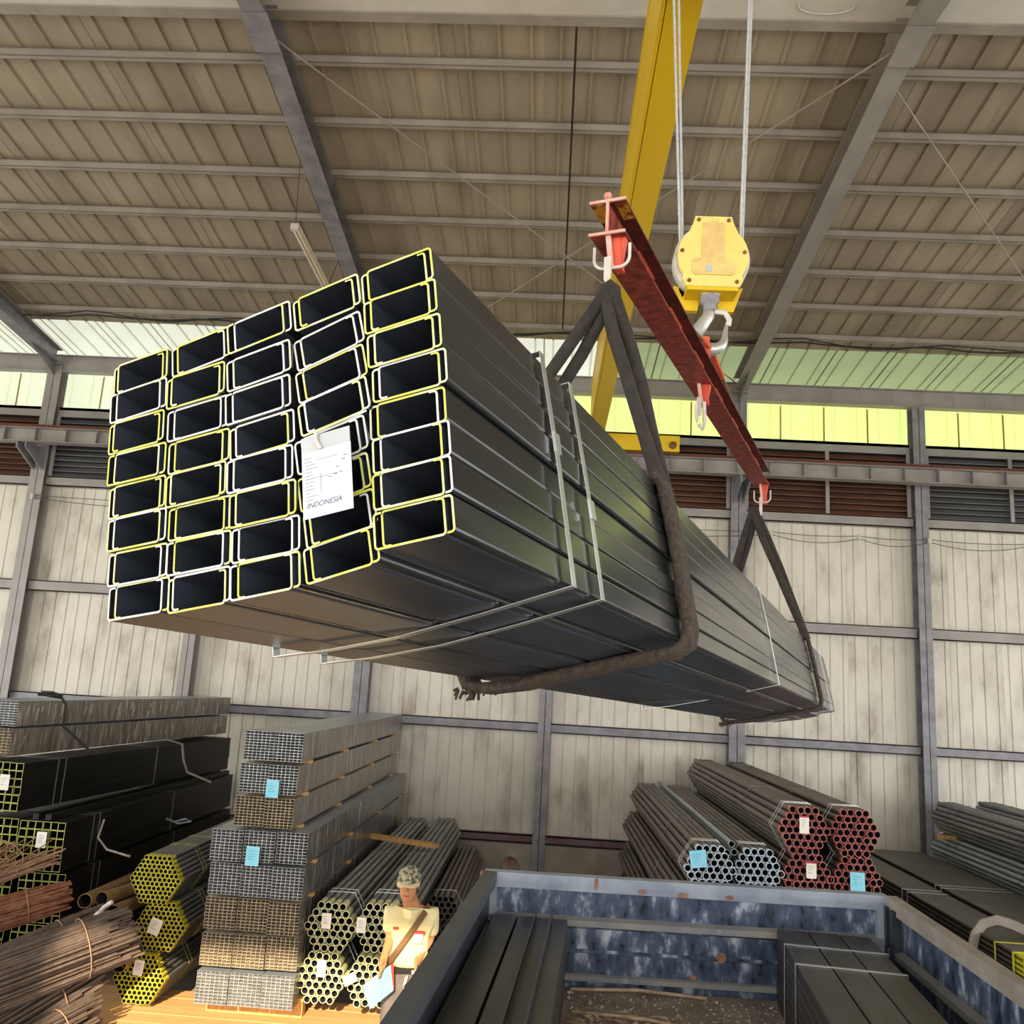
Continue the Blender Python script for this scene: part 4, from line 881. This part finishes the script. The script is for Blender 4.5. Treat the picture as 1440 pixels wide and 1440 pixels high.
# ------------------------------------------------------------------ rods at lower left
def camray(px, py, y):
    d = (px-720)/1218.04*r2 - (py-720)/1218.04*u2 + fw
    return Vector((0, 0, 3.1)) + d*(y/d.y)
def rods(name, lab, A, Bp, Rad, n, r, mname, taper=.85, jit=.15, group=None, cat='rod bundle', fl=1.0, spread=.0):
    t = thing(name, lab, cat, A, group=group); b = B(); d = (Bp-A); dn = d.normalized(); x = dn.cross(Vector((0, 0, 1))).normalized(); z = x.cross(dn)
    for k_ in range(n):
        a = rnd.uniform(0, 2*PI); q = Rad*math.sqrt(rnd.random()); ox, oz = q*math.cos(a), q*math.sin(a)*fl
        s_ = x*ox+z*oz; e_ = d+(x*ox+z*oz)*taper+dn*rnd.uniform(-jit, jit) + Vector((rnd.uniform(-1, 1), rnd.uniform(-1, 1), rnd.uniform(-1, 1)))*spread
        b.tube([s_*1.0, (s_+e_)/2+Vector((0, 0, rnd.uniform(-.01, .01)-.02)), e_], r, 6)
    b.build('rods', M[mname], t, stuff=True)
    b = B(); c = d*.9; RR = Rad*taper*1.08; b.tube([c+x*RR*math.cos(2*PI*i/14)+z*RR*fl*math.sin(2*PI*i/14) for i in range(14)], .005, 5, closed=True); b.build('tie_wire', M['rodwire'], t)
    return t
rods('rod_bundle', 'large grey-brown bundle of steel rods ending beside the yellow-ended pipes', camray(-520, 1560, 5.9), camray(168, 1316, 7.9), .24, 330, .012, 'rod', .95)
rods('rod_bundle', 'lower grey-brown rod bundle under the large one', camray(-420, 1700, 6.0), camray(122, 1376, 7.9), .17, 180, .012, 'rod', .9)
rods('rod_bundle', 'reddish rusty rod bundle above the large grey-brown one', camray(-420, 1400, 7.0), camray(78, 1262, 8.5), .17, 170, .011, 'rodrust', .85)
rods('rod_bundle', 'short dark rod bundle at the bottom left corner', camray(-300, 1650, 6.0), camray(115, 1432, 7.7), .16, 150, .013, 'rod', .95)
rods('rod_bundle', 'loose pale rusty rods lying over the square tube ends at the left', camray(-300, 1330, 7.4), camray(52, 1213, 8.6), .07, 60, .007, 'rodwire', 1.3, .25, fl=.6, spread=.04)
rods('rod_bundle', 'tangled thin rusty rods at the left edge', camray(-120, 1290, 7.6), camray(14, 1196, 8.6), .11, 46, .005, 'rodwire', 2.0, .3, fl=.7, spread=.1)
rods('rod_bundle', 'loose grey rods on top of the large rod bundle', camray(-350, 1480, 6.4), camray(120, 1285, 8.1), .07, 40, .012, 'rod', 1.0, .2, fl=.5)
for i, (p0, p1, y0, y1) in enumerate((((119, 1267), (186, 1236), 8.3, 9.6), ((143, 1264), (222, 1239), 8.4, 9.4), ((158, 1283), (205, 1262), 8.3, 9.3), ((168, 1357), (210, 1335), 8.2, 9.0))):
    a = camray(p0[0], p0[1], y0); c = camray(p1[0], p1[1], y1); c = a+(c-a)*2.2; L = (c-a).length
    me = pipe_mesh(.062, .004, L, 18, .02, 0).mesh('large_pipe', [M['brownpipe'], M['brownpipe'], M['hole']])
    o = inst('large_pipe', me); d = (c-a).normalized(); x = d.cross(Vector((0, 0, 1))).normalized(); mm = Matrix((x, d, x.cross(d))).transposed().to_4x4(); mm.translation = a; o.matrix_world = mm
    tag(o, ['wide rusty tan pipe with open end, leftmost behind the rods', 'wide rusty tan pipe with open end, middle one behind the rods', 'wide rusty tan pipe right below the other two', 'wide rusty tan pipe between the rods and the lowest yellow bundle'][i], 'pipe', 'wide rusty pipes')
b = B(); b.tube([camray(136, 1288, 8.0), camray(146, 1276, 8.0), camray(158, 1268, 8.0)], .02, 6); b.lathe([(0, -.02), (.05, 0), (.03, .03), (0, .035)], 9, T=Matrix.Translation(camray(140, 1287, 7.98)))
tag(b.build('plastic_scrap', M['hookwhite']), 'crumpled white plastic scrap lying on the rods', 'scrap')

# timber boards on the floor
t = thing('timber_platform', 'sunlit sawn timber boards on the floor in front of the stacks', 'platform', (-4.2, 7.3, 0))
for i in range(8):
    b = B(); b.box(rnd.uniform(-.05, .05), 3.1+rnd.uniform(-.05, .1), i*.2, i*.2+.19, .0, .045+rnd.uniform(0, .006)); b.build('board', M['woodx'], t)

# ------------------------------------------------------------------ small tags on bundle ends
def small_tag(px, py, y, w_, h_, mname, lab, tilt=0, red=False, group=None, lines=True):
    c = camray(px, py, y); t = thing('paper_tag', lab, 'tag', c, (0, tilt, 0), group)
    b = B(); b.box(-w_/2, w_/2, -.002, .001, -h_/2, h_/2); b.build('card', M[mname], t)
    b = B(); b.tube([(0, 0, h_*.4), (0, .05, h_*.5), (0, .10, h_*.45)], .002, 5); b.build('tie_wire', M['wiregrey'], t)
    b = B()
    if lines:
        for k_ in range(4): b.box(-w_*.35, -w_*.35+w_*rnd.uniform(.3, .6), -.0035, -.002, h_*.25-k_*h_*.14, h_*.25-k_*h_*.14+.004)
        b.build('print', M['inkfaint'] if mname == 'tagwhite' else mat('blue_print', '#4aa6c8'), t)
    if red: b = B(); b.box(-w_/2, w_/2, -.003, -.002, h_*.42, h_*.5); b.build('red_edge', M['tagred'], t)
small_tag(1131, 1160, 8.38, .085, .15, 'tagwhite', 'white tag with red edge on the upper left red-ended bundle', red=True)
small_tag(1141, 1224, 8.46, .09, .14, 'tagwhite', 'white tag with red edge on the lower red-ended bundle', red=True)
small_tag(1206, 1240, 8.46, .13, .16, 'tagblue', 'blue tag on the lower right red-ended bundle')
small_tag(982, 1208, 8.41, .15, .15, 'tagblue', 'blue tag on the left blue-ended bundle', tilt=-.15)
small_tag(383, 1109, 8.06, .115, .155, 'tagblue', 'blue tag on the second layer of the tall tube stack')
small_tag(355, 1204, 8.05, .12, .165, 'tagblue', 'blue tag on the fourth layer of the tall tube stack')
small_tag(218, 1303, 8.37, .11, .14, 'tagwhite', 'white tag on the middle yellow-ended bundle', tilt=.3)
small_tag(195, 1361, 8.32, .09, .13, 'tagwhite', 'white tag on the lowest yellow-ended bundle', tilt=.1)
small_tag(459, 1295, 8.26, .085, .13, 'tagwhite', 'white tag on the upper left pale-green-ended bundle')
small_tag(508, 1301, 8.26, .085, .13, 'tagwhite', 'white tag on the upper right pale-green-ended bundle')
small_tag(452, 1362, 8.26, .08, .14, 'tagwhite', 'white tag on the lower left pale-green-ended bundle')
small_tag(492, 1377, 8.2, .12, .08, 'tagwhite', 'white tag on the lower right pale-green-ended bundle', tilt=-.5)
small_tag(58, 1181, 8.78, .10, .15, 'tagwhite', 'white tag on the lower black square tube bundle')
small_tag(6, 1100, 8.8, .10, .15, 'tagwhite', 'white tag on the upper black square tube bundle')

# ------------------------------------------------------------------ people
def skin_obj(name, verts, edges, radii, mt, parent, root=0, sub=2):
    me = bpy.data.meshes.new(name); me.from_pydata(verts, edges, []); o = inst(name, me, parent); me.materials.append(mt)
    sk = o.modifiers.new('skin', 'SKIN'); sk.use_smooth_shade = True
    for i, r in enumerate(radii):
        v = me.skin_vertices[0].data[i]; v.radius = r if isinstance(r, tuple) else (r, r); v.use_root = (i == root)
    ss = o.modifiers.new('sub', 'SUBSURF'); ss.levels = 1; ss.render_levels = sub; return o
def head(par, hc, yaw_, cap):
    HM = Matrix.Translation(hc) @ Matrix.Rotation(yaw_, 4, 'Z')
    b = B(); n = 20; rings = []
    prof = [(-.118, .018, .03), (-.11, .035, .045), (-.09, .046, .055), (-.06, .058, .066), (-.03, .066, .074), (0, .070, .082), (.03, .073, .09), (.06, .072, .09), (.085, .06, .078), (.105, .038, .05), (.115, .0, .0)]
    vs = []
    for z, rx, ry in prof:
        for j in range(n):
            A = 2*PI*j/n; x = rx*math.cos(A); y = ry*math.sin(A)
            if y < 0 and z < .05: y *= .98
            if z < -.05: y -= .02*(1 if y < 0 else .2)
            vs.append(HM @ Vector((x, y, z)))
    b.add(vs, [(i*n+j, i*n+(j+1) % n, (i+1)*n+(j+1) % n, (i+1)*n+j) for i in range(len(prof)-1) for j in range(n)], 0, True)
    b.build('head', M['skin'], par)
    b = B(); b.add([HM @ Vector(v) for v in ((0, -.083, .012), (-.017, -.078, -.03), (.017, -.078, -.03), (0, -.108, -.026), (-.008, -.08, .0), (.008, -.08, .0))], [(0, 3, 1), (0, 2, 3), (1, 3, 2)], 0, True); b.build('nose', M['skin'], par)
    for sd in (-1, 1):
        b = B(); b.lathe([(0, -.006), (.012, -.004), (.014, 0), (0, .004)], 10, T=HM @ Matrix.Translation((sd*.028, -.078, .008)) @ Matrix.Rotation(PI/2, 4, 'X') @ Matrix.Scale(.5, 4, (0, 1, 0))); b.build('eye', M['eye'], par)
        b = B(); b.box(sd*.028-.016, sd*.028+.016, -.086, -.078, .024, .030, T=HM); b.build('eyebrow', M['hair'], par)
        b = B(); b.lathe([(0, -.008), (.018, -.006), (.022, 0), (.018, .006), (0, .004)], 10, T=HM @ Matrix.Translation((sd*.074, .005, -.002)) @ Matrix.Rotation(PI/2, 4, 'Y') @ Matrix.Scale(1.4, 4, (1, 0, 0))); b.build('ear', M['skin'], par)
    b = B(); b.tube([HM @ Vector((-.022, -.078, -.062)), HM @ Vector((0, -.086, -.064)), HM @ Vector((.022, -.078, -.062))], .005, 6, ry=.004); b.build('mouth', M['lip'], par)
    # hair shell
    b = B(); vs = []; pr = [(-.055, .076, .090), (-.02, .079, .096), (.02, .080, .100), (.06, .079, .098), (.09, .066, .084), (.115, .040, .052), (.127, .0, .0)]
    for z, rx, ry in pr:
        for j in range(n):
            A = 2*PI*j/n; x = rx*math.cos(A); y = ry*math.sin(A)
            if y < -.02 and z < .055: y = -.02+(y+.02)*.2
            vs.append(HM @ Vector((x+rnd.uniform(-.002, .002), y+.006+rnd.uniform(-.002, .002), z)))
    b.add(vs, [(i*n+j, i*n+(j+1) % n, (i+1)*n+(j+1) % n, (i+1)*n+j) for i in range(len(pr)-1) for j in range(n)], 0, True); b.build('hair', M['hair'], par)
    if cap:
        CMx = HM @ Matrix.Rotation(math.radians(4), 4, 'X')
        b = B(); vs = []; pr = [(.028, .086, .103), (.05, .088, .104), (.08, .083, .097), (.11, .068, .08), (.132, .038, .046), (.14, 0, 0)]
        for z, rx, ry in pr:
            for j in range(n): A = 2*PI*j/n; vs.append(CMx @ Vector((rx*math.cos(A), ry*math.sin(A)+.002, z)))
        b.add(vs, [(i*n+j, i*n+(j+1) % n, (i+1)*n+(j+1) % n, (i+1)*n+j) for i in range(len(pr)-1) for j in range(n)], 0, True); b.build('cap_crown', M['cap'], par)
        b = B(); vs = []; m_ = 12
        for k_ in range(m_+1):
            A = PI+PI*k_/m_; x = .086*math.cos(A); y = .1*math.sin(A)
            vs += [CMx @ Vector((x, y*.85, .036)), CMx @ Vector((x*1.0, y*1.0-.055*abs(math.sin(A))**.7, .030-.02*abs(math.cos(A)))), CMx @ Vector((x, y*.85, .030)), CMx @ Vector((x, y-.055*abs(math.sin(A))**.7, .024-.02*abs(math.cos(A))))]
        fs = []
        for k_ in range(m_): o_ = 4*k_; fs += [(o_, o_+1, o_+5, o_+4), (o_+2, o_+6, o_+7, o_+3), (o_+1, o_+3, o_+7, o_+5)]
        b.add(vs, fs, 0, True); b.build('cap_brim', M['capbrim'], par)
def person(loc, yaw_, lab, arms, shirt, trous, cap, head_off=(0, -.02), head_yaw=0):
    par = thing('person', lab, 'person', loc, (0, 0, yaw_))
    # joints in local coordinates: facing -y; z up
    V = [(0, 0, .93), (0, .01, 1.06), (0, .015, 1.2), (0, .01, 1.33), (0, 0, 1.43), (head_off[0], head_off[1]+.01, 1.50),
         (-.09, 0, .88), (-.10, -.01, .50), (-.105, .02, .10), (-.11, -.07, .05), (-.115, -.15, .03),
         (.09, 0, .88), (.10, -.01, .50), (.105, .02, .10), (.11, -.07, .05), (.115, -.15, .03)]
    E = [(0, 1), (1, 2), (2, 3), (3, 4), (4, 5), (0, 6), (6, 7), (7, 8), (8, 9), (9, 10), (0, 11), (11, 12), (12, 13), (13, 14), (14, 15)]
    R = [(.135, .09), (.125, .085), (.135, .09), (.14, .085), .052, .048, .085, .055, .042, .04, .03, .085, .055, .042, .04, .03]
    hands = []
    for sd, (el, wr, hd) in zip((-1, 1), arms):
        i0 = len(V); V += [(sd*.155, .01, 1.375), el, wr, hd]; E += [(3, i0), (i0, i0+1), (i0+1, i0+2), (i0+2, i0+3)]; R += [.05, .038, .027, (.036, .02)]; hands.append((i0, sd))
    # fingers
    for (i0, sd) in hands:
        wr = Vector(V[i0+2]); hd = Vector(V[i0+3]); d = (hd-wr).normalized(); sdv = Vector((0, 1, 0)).cross(d).normalized() if abs(d.y) < .9 else Vector((1, 0, 0)); fwv = d.cross(sdv).normalized()
        for k_, (o_, ln) in enumerate(((-.027, .055), (-.009, .065), (.009, .06), (.027, .048))):
            j = len(V); p1 = hd+fwv*o_*1.0+d*.02; V += [tuple(p1), tuple(p1+d*ln*.55+sdv*.004), tuple(p1+d*ln*.8+sdv*.02)]; E += [(i0+3, j), (j, j+1), (j+1, j+2)]; R += [.0095, .0088, .0075]
        j = len(V); p1 = wr.lerp(hd, .5)-fwv*.035; V += [tuple(p1), tuple(p1+d*.035-fwv*.012+sdv*.01)]; E += [(i0+2, j), (j, j+1)]; R += [.011, .009]
    skin_obj('body', V, E, R, M['skin'], par)
    # shirt
    V2 = [(0, 0, .98), (0, .01, 1.08), (0, .015, 1.2), (0, .01, 1.33), (0, .0, 1.41)]; E2 = [(0, 1), (1, 2), (2, 3), (3, 4)]; R2 = [(.165, .115), (.155, .11), (.16, .11), (.165, .105), (.075, .07)]
    for sd, (el, wr, hd) in zip((-1, 1), arms):
        i0 = len(V2); s0 = Vector((sd*.165, .01, 1.375)); V2 += [tuple(s0), tuple(s0.lerp(Vector(el), .45)), tuple(s0.lerp(Vector(el), .85))]; E2 += [(3, i0), (i0, i0+1), (i0+1, i0+2)]; R2 += [.066, .062, .064]
    skin_obj('shirt', V2, E2, R2, shirt, par)
    V3 = [(0, 0, 1.03), (0, 0, .93), (-.095, 0, .84), (-.10, -.01, .5), (-.105, .02, .12), (.095, 0, .84), (.10, -.01, .5), (.105, .02, .12)]
    skin_obj('trousers', V3, [(0, 1), (1, 2), (2, 3), (3, 4), (1, 5), (5, 6), (6, 7)], [(.145, .1), (.15, .105), .098, .075, .068, .098, .075, .068], trous, par)
    for sd in (-1, 1):
        b = B(); b.box(sd*.11-.045, sd*.11+.045, -.2, .07, 0, .07); b.build('shoe', M['blackrub'], par)
    head(par, Vector((head_off[0], head_off[1]-.01, 1.585)), head_yaw, cap)
    return par
manyaw = math.radians(6)
mloc = Vector((-.935, 7.0, -.02))
MI = (Matrix.Translation(mloc) @ Matrix.Rotation(manyaw, 4, 'Z')).inverted()
def ml(px, py, y): return tuple(MI @ camray(px, py, y))
# arms: (elbow, wrist, hand) for local -x (image left) and +x (image right)
man = person(mloc, manyaw, 'man in cream short-sleeved shirt and patterned cap holding a blue folder', [(ml(549, 1318, 6.97), ml(539, 1350, 6.82), ml(537, 1362, 6.77)), (ml(604, 1322, 7.08), ml(590, 1345, 6.95), ml(586, 1354, 6.88))], M['shirt'], M['trouser'], True, head_off=(-.035, -.03), head_yaw=math.radians(-8))
b = B(); sp = [(.13, .03, 1.43), (.10, -.075, 1.40), (.03, -.115, 1.30), (-.06, -.122, 1.17), (-.13, -.10, 1.06), (-.17, 0, 1.0), (-.12, .1, 1.08), (0, .125, 1.22), (.1, .1, 1.36)]
b.tube(sp, .022, 8, ry=.004, closed=True, up=(1, 0, 1)); b.build('shoulder_strap', M['bagstrap'], man)
b = B(); b.box(.035, .115, -.122, -.113, 1.262, 1.283); b.box(-.125, -.085, -.117, -.106, 1.285, 1.302); b.build('red_name_label', M['redlabel'], man)
b = B(); b.box(.035, .10, -.122, -.114, 1.20, 1.262); b.build('white_badge', M['whitelabel'], man)
b = B(); b.prism([(-.075, -.055), (.0, -.115), (.0, -.10), (-.05, -.03)], 1.36, 1.42, lambda x, y, q: (x, y, q)); b.prism([(.075, -.055), (.0, -.115), (.0, -.10), (.05, -.03)], 1.36, 1.42, lambda x, y, q: (x, y, q)); b.build('collar', M['shirt'], man)
b = B(); b.box(-.14, .14, -.112, .105, .985, 1.012); b.build('belt', M['blackrub'], man)
b = B(); b.box(.035, .085, -.122, -.11, .985, 1.012); b.build('buckle', M['strap'], man)
b = B(); b.tube([(.01, -.125, .98), (.0, -.13, .93), (-.015, -.128, .90), (-.005, -.125, .96)], .006, 6, closed=True); b.tube([(-.01, -.13, .90), (-.02, -.13, .85)], .004, 6); b.build('key_ring', M['hookwhite'], man)
f0, f1, f2, f3 = camray(510, 1386, 6.74), camray(549, 1357, 6.80), camray(553, 1393, 6.80), camray(520, 1419, 6.74)
b = B(); n = (f1-f0).cross(f3-f0).normalized()*.006
b.add([f0, f1, f2, f3, f0+n, f1+n, f2+n, f3+n], [(3, 2, 1, 0), (4, 5, 6, 7), (0, 1, 5, 4), (1, 2, 6, 5), (2, 3, 7, 6), (3, 0, 4, 7)])
t = thing('folder', "sky-blue paper folder held in the man's hand", 'folder', f0); o = b.build('blue_cover', M['bluefold'], t); o.matrix_parent_inverse = Matrix.Translation(-f0)
b = B(); k_ = Vector((.012, .012, .012)); b.add([f0+k_+n*1.2, f1+k_+n*1.2+Vector((.01, 0, 0)), f2+k_*.5+n*1.2, f3+k_*.5+n*1.2, f0+k_+n*2, f1+k_+n*2+Vector((.01, 0, 0)), f2+k_*.5+n*2, f3+k_*.5+n*2], [(3, 2, 1, 0), (4, 5, 6, 7), (0, 1, 5, 4), (1, 2, 6, 5), (2, 3, 7, 6), (3, 0, 4, 7)])
o = b.build('back_board', M['redfold'], t); o.matrix_parent_inverse = Matrix.Translation(-f0)
person(Vector((-.225, 7.62, -.02)), math.radians(195), 'person with short dark brown hair behind the truck tailboard, only hair visible', [((-.25, .03, 1.12), (-.22, -.12, .92), (-.21, -.16, .86)), ((.25, .03, 1.12), (.22, -.12, .92), (.21, -.16, .86))], M['trouser'], M['trouser'], False)

# ------------------------------------------------------------------ sub-parts under their parts
def under(root, child, par):
    kids = [c for c in root.children]; pp = [c for c in kids if c.name.split('.')[0] == par]
    if not pp: return
    for c in kids:
        if c.name.split('.')[0] == child and c.matrix_local == c.matrix_local: c.parent = pp[0]
SUB = {'hook_block': [('raised_panel', 'side_plate'), ('data_plate', 'side_plate'), ('bolts', 'side_plate'), ('safety_latch', 'hook'), ('shank', 'crosshead'), ('rope_guard', 'sheave')],
 'tube_lamp': [('lamp_tubes', 'batten'), ('lamp_holder', 'batten')], 'truck_bed': [('rust_patch', 'tailboard'), ('pressed_panel', 'tailboard'), ('corner_upright', 'tailboard'), ('axle', 'chassis_rail')],
 'spreader_beam': [('end_face', 'h_beam'), ('end_knob', 'h_beam'), ('weld_bead', 'h_beam'), ('yellow_remnant', 'top_flange')],
 'mill_tag': [('printed_lines', 'paper_sheet'), ('printed_word', 'paper_sheet'), ('tie_wire', 'tie_clip')], 'paper_tag': [('print', 'card'), ('red_edge', 'card')],
 'person': [(c, 'head') for c in ('eyebrow', 'eye', 'nose', 'mouth', 'ear')] + [('cap_brim', 'cap_crown'), ('buckle', 'belt'), ('key_ring', 'belt'), ('red_name_label', 'shirt'), ('white_badge', 'shirt'), ('collar', 'shirt')],
 'bridge_crane': [('wheel', 'end_truck'), ('buffer', 'end_truck')], 'lifting_bridle': [('red_lug', 'link_bar')], 'crane_runway': [('stiffener', 'runway_beam'), ('rail_clip', 'crane_rail')], 'lifting_sling': [('frayed_fibre', 'belly_band')]}
for o in list(bpy.data.objects):
    if o.parent is None:
        for c, p in SUB.get(o.name.split('.')[0], []): under(o, c, p)
